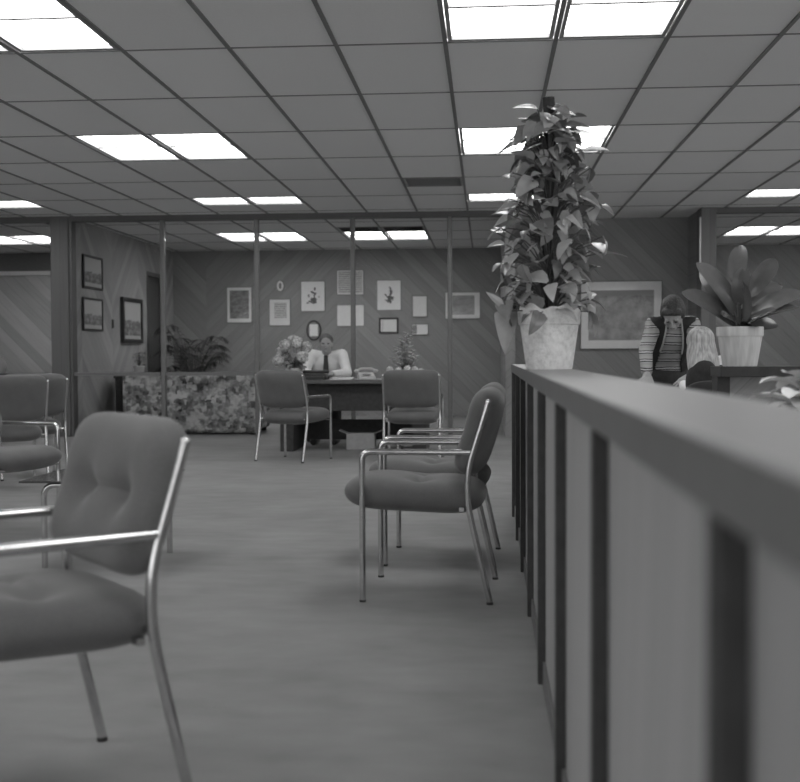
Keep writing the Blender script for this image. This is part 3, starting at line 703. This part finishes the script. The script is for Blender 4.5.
oval('oval_plaque', 'tiny pale oval plaque above the lined certificate', -3.397, 2.146, 0.07, 0.10, 'greyframe', 'white', False)
oval('oval_plaque', 'dark oval frame with a white square centre above the seated man', -2.843, 1.41, 0.125, 0.17, 'black', 'greyframe', True)
def sidepic(lab, y0, y1, z0, z1, fw, dpt=0.03):
    t_ = picture('framed_picture', lab, 'picture', -(y1 - y0) / 2, z0, (y1 - y0) / 2, z1, 0, frame='black', fw=fw, mat='matgrey', inner=(fw + 0.015, fw + 0.05, fw + 0.015, fw + 0.015), pm_='photoa', depth=dpt, group='framed photographs on the side plank wall')
    t_.rotation_euler = (0, 0, PI / 2); t_.location = (-5.199, (y0 + y1) / 2, (z0 + z1) / 2)
sidepic('small dark-framed photograph, upper of two near the pillar on the side wall', 14.56, 15.30, 1.885, 2.32, 0.028)
sidepic('small dark-framed photograph, lower of two near the pillar on the side wall', 14.53, 15.29, 1.335, 1.765, 0.028)
sidepic('larger dark-framed photograph hung alone beside the office doorway', 16.10, 17.04, 1.19, 1.845, 0.06, 0.05)
sw = thing('light_switch', 'small dark switch plate on the side plank wall', 'switch', (-5.2, 15.77, 1.45))
obj('plate', B(0, 0.008, -0.04, 0.04, -0.06, 0.06), 'black', sw, bevel=0.002); obj('toggle', B(0.008, 0.018, -0.008, 0.008, -0.015, 0.015), 'greyframe', sw)
picture('framed_painting', 'large framed landscape painting with wide pale mat on the dark plank wall', 'painting', 1.193, 1.061, 2.233, 1.935, 14.999, frame='pillar', fw=0.01, mat='matgrey', inner=(0.105, 0.115, 0.105, 0.12), pm_='paint', depth=0.04, group='large painting on the dark wall')

# ------------------------------------------------------------------ reception desk and what stands on it
DX, DY = -1.39, 11.83
dk = thing('desk', 'dark wood reception desk in front of the glass partition', 'desk', (DX, DY, 0))
obj('desktop', B(-0.82, 0.80, 0.0, 0.80, 0.705, 0.745), 'deskwood', dk, bevel=0.004)
obj('modesty_panel', B(-0.62, 0.62, 0.12, 0.15, 0.42, 0.705), 'darkwood', dk, smooth=False)
for s, x0, x1 in ((-1, -0.76, -0.62), (1, 0.62, 0.76)): obj('pedestal', B(x0, x1, 0.05, 0.76, 0.0, 0.705), 'darkwood', dk, bevel=0.003)
obj('back_rail', B(-0.62, 0.62, 0.70, 0.72, 0.08, 0.30), 'darkwood', dk, smooth=False)
DT = 0.7455
bx2 = thing('cardboard_box', 'pale open carton on the carpet under the desk', 'box', (-1.34, 12.25, 0))
bm = bmesh.new(); box(bm, -0.15, 0.15, -0.09, 0.09, 0, 0.008); box(bm, -0.15, 0.15, -0.09, -0.084, 0.008, 0.17); box(bm, -0.15, 0.15, 0.084, 0.09, 0.008, 0.17); box(bm, -0.15, -0.144, -0.084, 0.084, 0.008, 0.17); box(bm, 0.144, 0.15, -0.084, 0.084, 0.008, 0.17)
obj('carton', bm, 'card', bx2, smooth=False)
for s in (-1, 1):
    bm = bmesh.new(); obox(bm, (s * 0.19, 0, 0.185), (0.09, 0.17, 0.005), Matrix.Rotation(s * -0.4, 3, 'Y')); obj('flap', bm, 'card', bx2, smooth=False)
def blossoms(bm, c, r, n, seed, pr=0.016):
    rnd = random.Random(seed)
    for k in range(n):
        z = 1 - 2 * (k + 0.5) / n; a = k * 2.39996; q = math.sqrt(1 - z * z); o_ = V((q * math.cos(a), q * math.sin(a), z))
        p = V(c) + o_ * r * rnd.uniform(0.85, 1.05); up = o_.orthogonal()
        for m_ in range(4):
            d_ = Quaternion(o_, m_ * PI / 2 + rnd.random()) @ up; leaf(bm, p, d_ + o_ * 0.3, o_, pr * 1.5, pr * 1.3, 0.3, 0.1, 'oval', 3)
hy = thing('potted_hydrangea', 'pale round-headed hydrangea in a pot on the left end of the desk', 'plant', (-2.04, 12.16, DT))
pot_shape(hy, 0.07, 0.09, 0.12, 'ceramic', 0.02); soil(hy, 0.08, 0.10); bl = bmesh.new(); fl = bmesh.new(); st = bmesh.new(); rnd = random.Random(8)
heads = [(-0.09, -0.06, 0.36), (0.04, -0.08, 0.39), (0.12, 0.02, 0.34), (-0.02, 0.06, 0.41), (-0.14, 0.05, 0.30), (-0.16, -0.06, 0.20), (0.10, -0.09, 0.24)]
for k, hd in enumerate(heads): blossoms(bl, hd, 0.062, 46, k); tube(st, [(0, 0, 0.1), (hd[0] * 0.4, hd[1] * 0.4, hd[2] * 0.6), hd], 0.004, 5)
for k in range(30):
    a = k * 2.4; o_ = V((math.cos(a), math.sin(a), 0)); leaf(fl, o_ * 0.03 + V((0, 0, rnd.uniform(0.12, 0.28))), o_ + V((0, 0, rnd.uniform(-.3, .5))), (0, 0, 1), rnd.uniform(0.09, 0.14), 0.06, 0.6, 0.25, 'oval', 5)
obj('blossoms', bl, 'petalmid', hy, recalc=False); obj('foliage', fl, 'leafmid', hy, recalc=False); obj('stem', st, 'stem', hy)
fa = thing('flower_arrangement', 'spiky pale flower arrangement on the right end of the desk', 'flowers', (-0.86, 12.08, DT))
pot_shape(fa, 0.06, 0.085, 0.09, 'plasticdark', 0.015, 'bowl'); bl = bmesh.new(); st = bmesh.new(); fl = bmesh.new(); rnd = random.Random(6)
for k, (dx, dy, dz) in enumerate([(-0.03, 0, 0.40), (0.05, 0.02, 0.46), (-0.09, -0.02, 0.33), (0.09, -0.04, 0.30), (0.0, -0.05, 0.42), (0.02, 0.0, 0.48), (0.12, 0.04, 0.24), (-0.14, 0.02, 0.22)]):
    tube(st, [(0, 0, 0.06), (dx, dy, dz)], 0.004, 5)
    for m_ in range(18):
        t_ = 0.4 + 0.6 * m_ / 17; a = m_ * 2.4; o_ = V((math.cos(a), math.sin(a), 0.6)); leaf(bl, V((0, 0, 0.06)).lerp(V((dx, dy, dz)), t_), o_, (0, 0, 1), 0.08 * (1.3 - t_ * 0.7), 0.042, 0.4, 0.3, 'oval', 4)
for k, c_ in enumerate([(-0.15, -0.07, 0.10), (-0.06, -0.10, 0.09), (0.03, -0.10, 0.11), (0.11, -0.08, 0.10), (0.17, -0.03, 0.08)]): blossoms(bl, c_, 0.032, 22, k, 0.014); tube(st, [(0, 0, 0.06), c_], 0.003, 5)
for k in range(24):
    a = k * 2.4; o_ = V((math.cos(a), math.sin(a), 0)); leaf(fl, V((0, 0, 0.08)), o_ + V((0, 0, rnd.uniform(0.1, 2.0))), (0, 0, 1), rnd.uniform(0.12, 0.22), 0.02, 0.5, 0.2, 'blade', 5)
obj('blossoms', bl, 'petal', fa, recalc=False); obj('foliage', fl, 'leafmid', fa, recalc=False); obj('stem', st, 'stem', fa)
ph2 = thing('telephone', 'pale desk telephone in the middle of the reception desk', 'telephone', (-1.26, 12.05, DT), 0.2)
bm = bmesh.new(); vs = [bm.verts.new(p) for p in ((-.09, -.1, 0), (.09, -.1, 0), (.09, .1, 0), (-.09, .1, 0), (-.085, -.095, .03), (.085, -.095, .03), (.08, .09, .075), (-.08, .09, .075))]
for f in ((0, 3, 2, 1), (4, 5, 6, 7), (0, 1, 5, 4), (1, 2, 6, 5), (2, 3, 7, 6), (3, 0, 4, 7)): bm.faces.new([vs[k] for k in f])
obj('body', bm, 'plasticpale', ph2, bevel=0.006, smooth=False)
bm = tube(bmesh.new(), fillet([(-.1, .05, .085), (-.06, .05, .112), (.06, .05, .112), (.1, .05, .085)], 0.03), 0.014); ellipsoid(bm, (-.1, .05, .088), (.026, .026, .02)); ellipsoid(bm, (.1, .05, .088), (.026, .026, .02)); obj('handset', bm, 'plasticpale', ph2)
obj('dial', lathe(bmesh.new(), [(0.045, 0), (0.045, 0.006), (0, 0.006)], 24, (0, -0.03, 0.048)), 'plasticdark', ph2)
tw = thing('typewriter', 'dark low machine on the desk next to the hydrangea', 'typewriter', (-1.81, 12.1, DT))
obj('body', B(-.13, .13, -.10, .10, 0, .065), 'plasticdark', tw, bevel=0.02); obj('roller', tube(bmesh.new(), [(-.14, .06, .08), (.14, .06, .08)], .018), 'black', tw); obj('keyboard', B(-.11, .11, -.17, -.10, 0, .035), 'plasticdark', tw, bevel=0.006)
pst = thing('paper_stack', 'white papers lying flat on the desk before the seated man', 'papers', (-1.53, 12.06, DT), 0.05)
for k in range(4):
    bm = bmesh.new(); obox(bm, (0.004 * k, 0.003 * k, 0.003 + 0.006 * k), (0.22, 0.30, 0.0055), Matrix.Rotation(0.06 * k, 3, 'Z')); obj('sheet', bm, 'paper', pst, smooth=False)

# ------------------------------------------------------------------ office chairs for the people
def office_chair(lab, loc, rz, top=0.86, bw=0.42):
    t_ = thing('office_chair', lab, 'chair', loc, rz, 'swivel office chairs')
    for k in range(5):
        a = 2 * PI * k / 5; obj('leg', tube(bmesh.new(), [(0, 0, 0.11), (0.27 * math.cos(a), 0.27 * math.sin(a), 0.07)], [0.022, 0.014], 8), 'chrome', t_)
        bm = bmesh.new(); ellipsoid(bm, (0.27 * math.cos(a), 0.27 * math.sin(a), 0.03), (0.03, 0.03, 0.03), u=12, v=8); obj('caster', bm, 'rubber', t_)
    obj('column', tube(bmesh.new(), [(0, 0, 0.08), (0, 0, 0.38)], 0.025), 'chrome', t_)
    obj('seat', pad(bmesh.new(), 0.46, 0.45, 0.08, xf=lambda p: p + V((0, 0, 0.42)), n=20), 'fabricdark', t_)
    hh = 0.36
    obj('backrest', pad(bmesh.new(), bw, hh, 0.07, n=20, pn=3.2, xf=lambda p: V((p.x, 0.25 + p.y * 0.1 - p.z, top - hh / 2 + p.y))), 'fabricdark', t_)
    obj('back_bar', tube(bmesh.new(), fillet([(0, 0.05, 0.385), (0, 0.275, 0.385), (0, 0.275, 0.60)], 0.06), 0.014), 'chrome', t_)
    return t_

# ------------------------------------------------------------------ people
def hand(bm, w, d, nrm, side, L=0.185, curl=0.3):
    """palm and five fingers from wrist w along d; nrm = back of the hand; side=+1 thumb towards d x nrm"""
    w = V(w); d = V(d).normalized(); s = d.cross(V(nrm)).normalized() * side; nrm = V(nrm).normalized()
    pl = L * 0.5
    for q in (-0.032, -0.011, 0.011, 0.032): capsule(bm, w + s * q * 0.6, 0.017, w + d * pl + s * q, 0.0145, 10)
    for q, fl in ((0.034, 0.43), (0.012, 0.48), (-0.011, 0.45), (-0.033, 0.36)):
        b0 = w + d * pl + s * q; dd = (d + s * q * 2.2).normalized(); ln = L * fl; p = b0; r = 0.0095; c = dd
        for k, f in enumerate((0.45, 0.32, 0.23)):
            c = Quaternion(s * side, -curl * side * 0.5) @ c if False else (c - nrm * curl * 0.35).normalized(); q2 = p + c * ln * f; capsule(bm, p, r, q2, r * 0.9, 9); p = q2; r *= 0.92
    t0 = w + d * 0.03 + s * 0.03; t1 = t0 + (d * 0.7 + s * 0.7) * 0.04; t2 = t1 + (d * 0.95 + s * 0.25 - nrm * 0.2) * 0.033
    capsule(bm, t0, 0.015, t1, 0.012, 9); capsule(bm, t1, 0.0115, t2, 0.009, 9)
def head_geo(bm, c, R, k=1.0):
    """R: columns right, forward, up"""
    c = V(c); P = lambda x, y, z: c + R @ V((x, y, z)) * k
    ellipsoid(bm, P(0, -0.008, 0.028), (0.074 * k, 0.094 * k, 0.088 * k), R, 24, 16)
    ellipsoid(bm, P(0, 0.022, -0.035), (0.058 * k, 0.066 * k, 0.078 * k), R, 20, 14)
    ellipsoid(bm, P(0, 0.062, -0.088), (0.028 * k, 0.024 * k, 0.02 * k), R)            # chin
    capsule(bm, P(0, 0.086, 0.012), 0.008 * k, P(0, 0.104, -0.026), 0.0125 * k, 10)     # nose
    for s in (-1, 1):
        ellipsoid(bm, P(s * 0.014, 0.094, -0.030), (0.009 * k, 0.009 * k, 0.007 * k), R, 10, 8)
        ellipsoid(bm, P(s * 0.028, 0.080, 0.022), (0.022 * k, 0.012 * k, 0.009 * k), R, 10, 8)   # brow
        ellipsoid(bm, P(s * 0.040, 0.066, -0.020), (0.020 * k, 0.018 * k, 0.016 * k), R, 10, 8)  # cheek
        ellipsoid(bm, P(s * 0.076, -0.008, -0.004), (0.010 * k, 0.020 * k, 0.032 * k), R, 10, 8) # ear
    ellipsoid(bm, P(0, 0.084, -0.052), (0.022 * k, 0.009 * k, 0.006 * k), R, 10, 8); ellipsoid(bm, P(0, 0.083, -0.063), (0.018 * k, 0.009 * k, 0.006 * k), R, 10, 8)
def face_parts(root, c, R, k=1.0):
    c = V(c)
    for s in (-1, 1):
        bm = bmesh.new(); ellipsoid(bm, c + R @ V((s * 0.030, 0.083, 0.006)) * k, (0.012 * k, 0.006 * k, 0.007 * k), R, 12, 8); obj('eye', bm, 'eye', root)
    bm = bmesh.new(); ellipsoid(bm, c + R @ V((0, 0.0925, -0.0575)) * k, (0.019 * k, 0.003 * k, 0.0025 * k), R, 12, 8); obj('mouth', bm, 'hairgrey', root)
def basis(fwd, up=(0, 0, 1)):
    f = V(fwd).normalized(); u = V(up); r = f.cross(u).normalized(); u = r.cross(f); return Matrix((r, f, u)).transposed()
def chain(bm, pts, rs, n=14):
    for a, b, ra, rb in zip(pts, pts[1:], rs, rs[1:]): capsule(bm, a, ra, b, rb, n)
def torso(bm, pel, ch, nk, sh, wid=0.155, dep=0.10, grow=0.0):
    pel, ch, nk = V(pel), V(ch), V(nk); ax = (nk - pel).normalized(); side = (V(sh[1]) - V(sh[0])).normalized(); fw = side.cross(ax).normalized(); R = Matrix((side, fw, ax)).transposed()
    ellipsoid(bm, pel, (wid + 0.005 + grow, dep + 0.01 + grow, 0.13), R, 24, 16); ellipsoid(bm, pel.lerp(ch, 0.5), (wid - 0.02 + grow, dep + grow, 0.20), R, 24, 16)
    ellipsoid(bm, ch, (wid + 0.01 + grow, dep + 0.01 + grow, 0.18), R, 24, 16)
    for s in sh: capsule(bm, V(s), 0.055 + grow, ch.lerp(nk, 0.75), 0.05 + grow)

# man leaning over the far desk
pr = thing('person', 'man in a dark vest and striped shirt leaning with both hands on a desk', 'person', (1.38, 9.0, 0))
O = V((1.38, 9.0, 0))
def rel(*p): return V(p) - O
sh = (rel(1.24, 8.74, 1.215), rel(1.515, 8.72, 1.215)); pel, chs, nk = rel(1.38, 9.05, 0.93), rel(1.378, 8.82, 1.14), rel(1.374, 8.68, 1.255)
hc = rel(1.352, 8.57, 1.290); HR = basis((-0.15, -0.62, -0.78)); el = (rel(1.165, 8.62, 1.02), rel(1.575, 8.52, 1.00)); wr = (rel(1.145, 8.40, 0.835), rel(1.43, 8.24, 0.845))
hips = (rel(1.30, 9.06, 0.90), rel(1.47, 9.06, 0.90)); kn = (rel(1.28, 9.02, 0.49), rel(1.49, 9.08, 0.49)); an = (rel(1.28, 9.12, 0.09), rel(1.49, 9.18, 0.09))
bm = bmesh.new(); torso(bm, pel, chs, nk, sh); capsule(bm, nk - V((0, -.02, .03)), 0.055, hc + V((0, 0.03, -0.03)), 0.052); head_geo(bm, hc, HR)
for k in (0, 1):
    chain(bm, [sh[k], el[k], wr[k]], [0.05, 0.042, 0.027]); chain(bm, [hips[k], kn[k], an[k]], [0.085, 0.058, 0.04]); capsule(bm, an[k] - V((0, -.04, .045)), 0.04, an[k] - V((0, .16, .055)), 0.033)
hand(bm, wr[0], (-0.05, -0.75, -0.42), (0, -0.4, 1), 1, curl=0.15); hand(bm, wr[1], (-0.65, -0.6, -0.38), (0, -0.3, 1), -1, curl=0.15)
remesh(obj('body', bm, 'skin', pr), 0.006, 3); face_parts(pr, hc, HR)
bm = bmesh.new(); torso(bm, pel, chs, nk - V((0, 0, 0.015)), sh, grow=0.012)
for k in (0, 1): chain(bm, [sh[k], el[k], el[k].lerp(wr[k], 0.80)], [0.060, 0.053, 0.042])
remesh(obj('shirt', bm, 'stripes', pr), 0.010, 3)
bm = bmesh.new()
torso(bm, pel, chs, nk - V((0, 0, 0.02)), (sh[0].lerp(chs, 0.12) + V((0.01, -0.005, 0.015)), sh[1].lerp(chs, 0.12) + V((-0.01, -0.005, 0.015))), 0.150, 0.10, 0.027)
vest = remesh(obj('vest', bm, 'darkcloth', pr), 0.010, 3)
bm = bmesh.new(); bm.from_mesh(vest.data)
ax = (nk - pel).normalized()
def vgap(z): return 0.048 + 0.055 * max(0, min(1, (1.25 - z) / 0.40))
kill = [f for f in bm.faces if abs(f.calc_center_median().x + 0.004) < vgap(f.calc_center_median().z) and f.normal.y < 0.25 or f.calc_center_median().z > 1.275]
bmesh.ops.delete(bm, geom=kill, context='FACES'); edgepts = {}
bl_ = [e for e in bm.edges if e.is_boundary]
for s in (-1, 1):
    pts = {}
    for e in bl_:
        for v in e.verts:
            if v.co.x * s > 0 and v.co.y < chs.y and abs(abs(v.co.x + 0.004) - vgap(v.co.z)) < 0.03: pts.setdefault(round(v.co.z / 0.03), []).append(v.co.copy())
    edgepts[s] = [sum(v, V()) / len(v) for _, v in sorted(pts.items())]
bm.to_mesh(vest.data); bm.free(); so_ = vest.modifiers.new('solid', 'SOLIDIFY'); so_.thickness = 0.006
for s in (-1, 1):
    if len(edgepts[s]) > 2: obj('vest_piping', tube(bmesh.new(), [p + V((0, -0.006, 0.0)) for p in edgepts[s]], 0.0075, 8), 'piping', pr)
bm = bmesh.new()
for k in (0, 1): chain(bm, [hips[k], kn[k], an[k]], [0.10, 0.075, 0.062])
ellipsoid(bm, pel - V((0, 0, 0.10)), (0.17, 0.125, 0.09)); remesh(obj('trousers', bm, 'trousers', pr), 0.012, 3)
bm = bmesh.new(); P = lambda x, y, z: hc + HR @ V((x, y, z))
ellipsoid(bm, P(0, -0.022, 0.045), (0.086, 0.100, 0.090), HR, 24, 16)
for s in (-1, 1): ellipsoid(bm, P(s * 0.070, -0.02, 0.0), (0.022, 0.055, 0.055), HR); ellipsoid(bm, P(s * 0.03, 0.058, 0.088), (0.045, 0.035, 0.022), HR)
ellipsoid(bm, P(0, -0.075, -0.02), (0.06, 0.035, 0.06), HR); remesh(obj('hair', bm, 'hairdark', pr), 0.008, 2)
for k in (0, 1):
    bm = bmesh.new(); capsule(bm, an[k] - V((0, -.04, .042)), 0.047, an[k] - V((0, .17, .05)), 0.040); obj('shoe', bm, 'black', pr)

# woman with long pale hair, seated with her back to us
O = V((1.315, 7.45, 0))
pw = thing('person', 'seated person with long blonde hair seen from behind in a dark vest', 'person', O)
sh = (rel(1.360, 7.38, 0.895), rel(1.505, 7.54, 0.925)); pel, chs, nk = rel(1.385, 7.45, 0.56), rel(1.385, 7.45, 0.80), rel(1.365, 7.48, 0.95)
hc = rel(1.352, 7.50, 1.055); HR = basis((-0.25, 0.95, -0.15)); el = (rel(1.32, 7.50, 0.70), rel(1.54, 7.70, 0.76)); wr = (rel(1.31, 7.82, 0.79), rel(1.46, 7.86, 0.80))
hips = (rel(1.30, 7.47, 0.52), rel(1.47, 7.47, 0.52)); kn = (rel(1.22, 7.86, 0.50), rel(1.41, 7.86, 0.50)); an = (rel(1.22, 7.80, 0.09), rel(1.41, 7.80, 0.09))
bm = bmesh.new(); torso(bm, pel, chs, nk, sh, 0.135, 0.085); capsule(bm, nk - V((0, 0, .05)), 0.048, hc + V((0, -0.01, -0.03)), 0.046); head_geo(bm, hc, HR, 0.93)
for k in (0, 1):
    chain(bm, [sh[k], el[k], wr[k]], [0.043, 0.036, 0.024]); chain(bm, [hips[k], kn[k], an[k]], [0.082, 0.055, 0.036]); capsule(bm, an[k] - V((0, .03, .05)), 0.034, an[k] + V((0, .14, -.06)), 0.028)
hand(bm, wr[0], (0.3, 0.8, -0.15), (0, 0.1, 1), 1, 0.165, 0.2); hand(bm, wr[1], (-0.3, 0.8, -0.15), (0, 0.1, 1), -1, 0.165, 0.2)
remesh(obj('body', bm, 'skin', pw), 0.006, 3); face_parts(pw, hc, HR, 0.93)
bm = bmesh.new(); torso(bm, pel, chs, nk - V((0, 0, 0.02)), sh, 0.135, 0.085, 0.012)
for k in (0, 1): chain(bm, [sh[k], el[k], wr[k]], [0.054, 0.046, 0.036])
remesh(obj('blouse', bm, 'shirt', pw), 0.010, 3)
bm = bmesh.new(); torso(bm, pel, chs, nk - V((0, 0, 0.05)), (sh[0].lerp(chs, 0.08), sh[1].lerp(chs, 0.40)), 0.125, 0.085, 0.022); remesh(obj('vest', bm, 'darkcloth', pw), 0.010, 3)
bm = bmesh.new()
for k in (0, 1): chain(bm, [hips[k], kn[k], an[k]], [0.098, 0.072, 0.055])
remesh(obj('trousers', bm, 'trousers', pw), 0.012, 3)
bm = bmesh.new(); P = lambda x, y, z: hc + HR @ V((x, y, z))
ellipsoid(bm, P(0, -0.020, 0.030), (0.086, 0.100, 0.088), HR, 24, 16)
rnd = random.Random(2)
for k in range(34):
    a = PI * (k / 33) + PI
    x, y = 0.078 * math.cos(a), 0.082 * math.sin(a) - 0.02
    z1 = (-0.205 if math.cos(a) < 0.1 else -0.150) + rnd.uniform(-0.035, 0.02); chain(bm, [P(x * 0.9, y * 0.9, 0.03), P(x * 1.12, y * 1.02, -0.07), P(x * 1.20, y * 1.0 - 0.012, min(-0.10, z1 + 0.05)), P(x * 1.20, y - 0.014, z1)], [0.016, 0.015, 0.013, 0.006], 8)
remesh(obj('hair', bm, 'hairblonde', pw), 0.006, 1)
for k in (0, 1):
    bm = bmesh.new(); capsule(bm, an[k] - V((0, .03, .048)), 0.040, an[k] + V((0, .15, -.055)), 0.034); obj('shoe', bm, 'black', pw)
office_chair('dark swivel chair under the blonde-haired person by the low partition', (1.39, 7.42, 0), PI, 0.835, 0.42)
# far desk
fd = thing('desk', 'desk the vested man leans on beyond the counter', 'desk', (1.35, 8.28, 0))
obj('desktop', B(-0.62, 0.55, -0.36, 0.36, 0.72, 0.755), 'deskwood', fd, bevel=0.004)
for x in (-0.5, 0.5):
    for y in (-0.31, 0.31): obj('leg', B(x - 0.025, x + 0.025, y - 0.025, y + 0.025, 0, 0.72), 'darkwood', fd)
bd = thing('ring_binder', 'dark binder propped open on the far desk by the leaning man', 'binder', (0.90, 8.24, 0.7555), 0.1)
bm = bmesh.new(); obox(bm, (-0.04, 0, 0.055), (0.20, 0.25, 0.03), Matrix.Rotation(0.28, 3, 'Y')); obj('cover', bm, 'plasticdark', bd, smooth=False)
bm = bmesh.new(); obox(bm, (0.12, 0, 0.016), (0.16, 0.25, 0.03), Matrix.Identity(3)); obj('cover', bm, 'plasticdark', bd, smooth=False)
pc = thing('pen_cup', 'dark round cup of pale pens beside the blonde-haired person', 'cup', (1.70, 8.1, 0.7555))
obj('cup', lathe(bmesh.new(), [(0, 0), (0.042, 0), (0.045, 0.10), (0.041, 0.10), (0.039, 0.01), (0, 0.01)], 28), 'plasticdark', pc)
for k in range(5):
    a = k * 1.3; obj('pen', tube(bmesh.new(), [(0.012 * math.cos(a), 0.012 * math.sin(a), 0.012), (0.034 * math.cos(a), 0.034 * math.sin(a), 0.155)], 0.004, 8), 'plasticpale', pc)

# man seated behind the reception desk
O = V((-1.83, 13.2, 0))
pn_ = thing('person', 'man in white shirt and dark tie seated behind the reception desk', 'person', O)
sh = (rel(-2.00, 13.12, 1.005), rel(-1.65, 13.12, 1.005)); pel, chs, nk = rel(-1.825, 13.30, 0.56), rel(-1.825, 13.17, 0.87), rel(-1.825, 13.11, 1.03)
hc = rel(-1.825, 13.05, 1.125); HR = basis((0.08, -0.97, 0.02)); el = (rel(-2.07, 13.0, 0.80), rel(-1.58, 13.0, 0.80)); wr = (rel(-1.93, 12.70, 0.79), rel(-1.72, 12.70, 0.79))
hips = (rel(-1.92, 13.27, 0.53), rel(-1.73, 13.27, 0.53)); kn = (rel(-1.93, 12.85, 0.52), rel(-1.70, 12.85, 0.52)); an = (rel(-1.93, 12.90, 0.09), rel(-1.70, 12.90, 0.09))
bm = bmesh.new(); torso(bm, pel, chs, nk, sh); capsule(bm, nk - V((0, -.02, .05)), 0.055, hc + V((0, 0.02, -0.03)), 0.052); head_geo(bm, hc, HR, 0.95)
for k in (0, 1):
    chain(bm, [sh[k], el[k], wr[k]], [0.05, 0.042, 0.027]); chain(bm, [hips[k], kn[k], an[k]], [0.085, 0.058, 0.04]); capsule(bm, an[k] - V((0, -.03, .045)), 0.04, an[k] - V((0, .17, .055)), 0.033)
hand(bm, wr[0], (0.45, -0.8, -0.05), (0, 0, 1), 1, curl=0.2); hand(bm, wr[1], (-0.45, -0.8, -0.05), (0, 0, 1), -1, curl=0.2)
remesh(obj('body', bm, 'skin', pn_), 0.006, 3); face_parts(pn_, hc, HR, 0.95)
bm = bmesh.new(); torso(bm, pel, chs, nk - V((0, 0, 0.02)), sh, grow=0.012)
for k in (0, 1): chain(bm, [sh[k], el[k], el[k].lerp(wr[k], 0.85)], [0.066, 0.056, 0.042])
remesh(obj('shirt', bm, 'shirt', pn_), 0.010, 3)
bm = bmesh.new(); tp0, tp1 = nk + V((0, -0.075, -0.03)), chs + V((0, -0.155, -0.16))
ti = [(0.018, 0), (0.026, 0.04), (0.022, 0.10), (0.040, 0.95), (0.002, 1.0)]; rows = []
for w_, t_ in ti:
    p = tp0.lerp(tp1, t_) + V((0, -0.035 * math.sin(PI * min(1, t_ * 1.0)), 0)); rows.append([bm.verts.new(p + V((sx_ * w_, dy_, 0))) for sx_, dy_ in ((-1, 0), (0, -0.008), (1, 0), (0, 0.008))])
for a, b in zip(rows, rows[1:]):
    for k in range(4): bm.faces.new((a[k], a[(k + 1) % 4], b[(k + 1) % 4], b[k]))
obj('tie', bm, 'tie', pn_)
bm = bmesh.new()
for k in (0, 1): chain(bm, [hips[k], kn[k], an[k]], [0.10, 0.075, 0.062])
remesh(obj('trousers', bm, 'trousers', pn_), 0.012, 3)
bm = bmesh.new(); P = lambda x, y, z: hc + HR @ V((x, y, z))
ellipsoid(bm, P(0, -0.020, 0.046), (0.081, 0.092, 0.080), HR, 24, 16); ellipsoid(bm, P(0, -0.07, -0.02), (0.055, 0.03, 0.055), HR); remesh(obj('hair', bm, 'hairgrey', pn_), 0.008, 2)
for k in (0, 1):
    bm = bmesh.new(); capsule(bm, an[k] - V((0, -.03, .042)), 0.047, an[k] - V((0, .18, .05)), 0.040); obj('shoe', bm, 'black', pn_)
office_chair('dark swivel chair of the man behind the reception desk', (-1.825, 13.32, 0), 0, 0.88, 0.40)

# side office furniture at the left edge
cd = thing('credenza', 'long dark credenza behind the glass at the left edge', 'cabinet', (-6.95, 16.2, 0))
obj('body', B(-0.55, 0.55, -0.22, 0.22, 0.06, 0.72), 'darkwood', cd, smooth=False); obj('top', B(-0.57, 0.57, -0.24, 0.24, 0.72, 0.76), 'darkwood', cd, bevel=0.004)
for x in (-0.27, 0.27):
    dd_ = obj('door', B(x - 0.26, x + 0.26, -0.235, -0.22, 0.08, 0.71), 'deskwood', cd, smooth=False); obj('handle', B(x - 0.05, x + 0.05, -0.25, -0.235, 0.55, 0.565), 'chrome', dd_)
obj('plinth', B(-0.5, 0.5, -0.18, 0.18, 0, 0.06), 'black', cd, smooth=False)
va = tag(obj('vase', lathe(bmesh.new(), [(0, 0), (0.05, 0), (0.085, 0.08), (0.07, 0.16), (0.035, 0.22), (0.05, 0.25), (0.044, 0.25), (0.03, 0.22), (0, 0.20)], 30), 'ceramic'), 'small white vase on the credenza at the left edge', 'vase'); va.location = (-6.98, 16.15, 0.7605)

# ------------------------------------------------------------------ light, camera
w = bpy.data.worlds.new('World'); S.world = w; w.use_nodes = True
w.node_tree.nodes['Background'].inputs[0].default_value = g4(0.5); w.node_tree.nodes['Background'].inputs[1].default_value = 3.0
f, yaw, pitch, roll = 1154.95, 0.07529843, -0.03121243, -0.00460292
cy, sy, cp, sp_ = math.cos(yaw), math.sin(yaw), math.cos(pitch), math.sin(pitch)
R_ = V((cy, sy, 0)); U_ = V((sy * sp_, -cy * sp_, cp)); F_ = V((-sy * cp, cy * cp, sp_))
cr, sr = math.cos(roll), math.sin(roll)
Rr, Ur = R_ * cr + U_ * sr, -R_ * sr + U_ * cr
cam = bpy.data.cameras.new('camera'); co = bpy.data.objects.new('camera', cam); C.objects.link(co)
mt = Matrix((Rr, Ur, -F_)).transposed().to_4x4(); mt.translation = (0, 0, 1.0); co.matrix_world = mt
cam.sensor_width = 36; cam.lens = 36 * f / 800; cam.clip_start = 0.02; cam.clip_end = 100
cam.dof.use_dof = True; cam.dof.focus_distance = 6.5; cam.dof.aperture_fstop = 3.4
S.camera = co
vs_ = S.view_settings; vs_.view_transform = 'Standard'; vs_.look = 'None'; vs_.gamma = 1.0; vs_.exposure = 0.1; vs_.use_curve_mapping = False
S.cycles.max_bounces = 8; S.cycles.diffuse_bounces = 5; S.cycles.transparent_max_bounces = 12
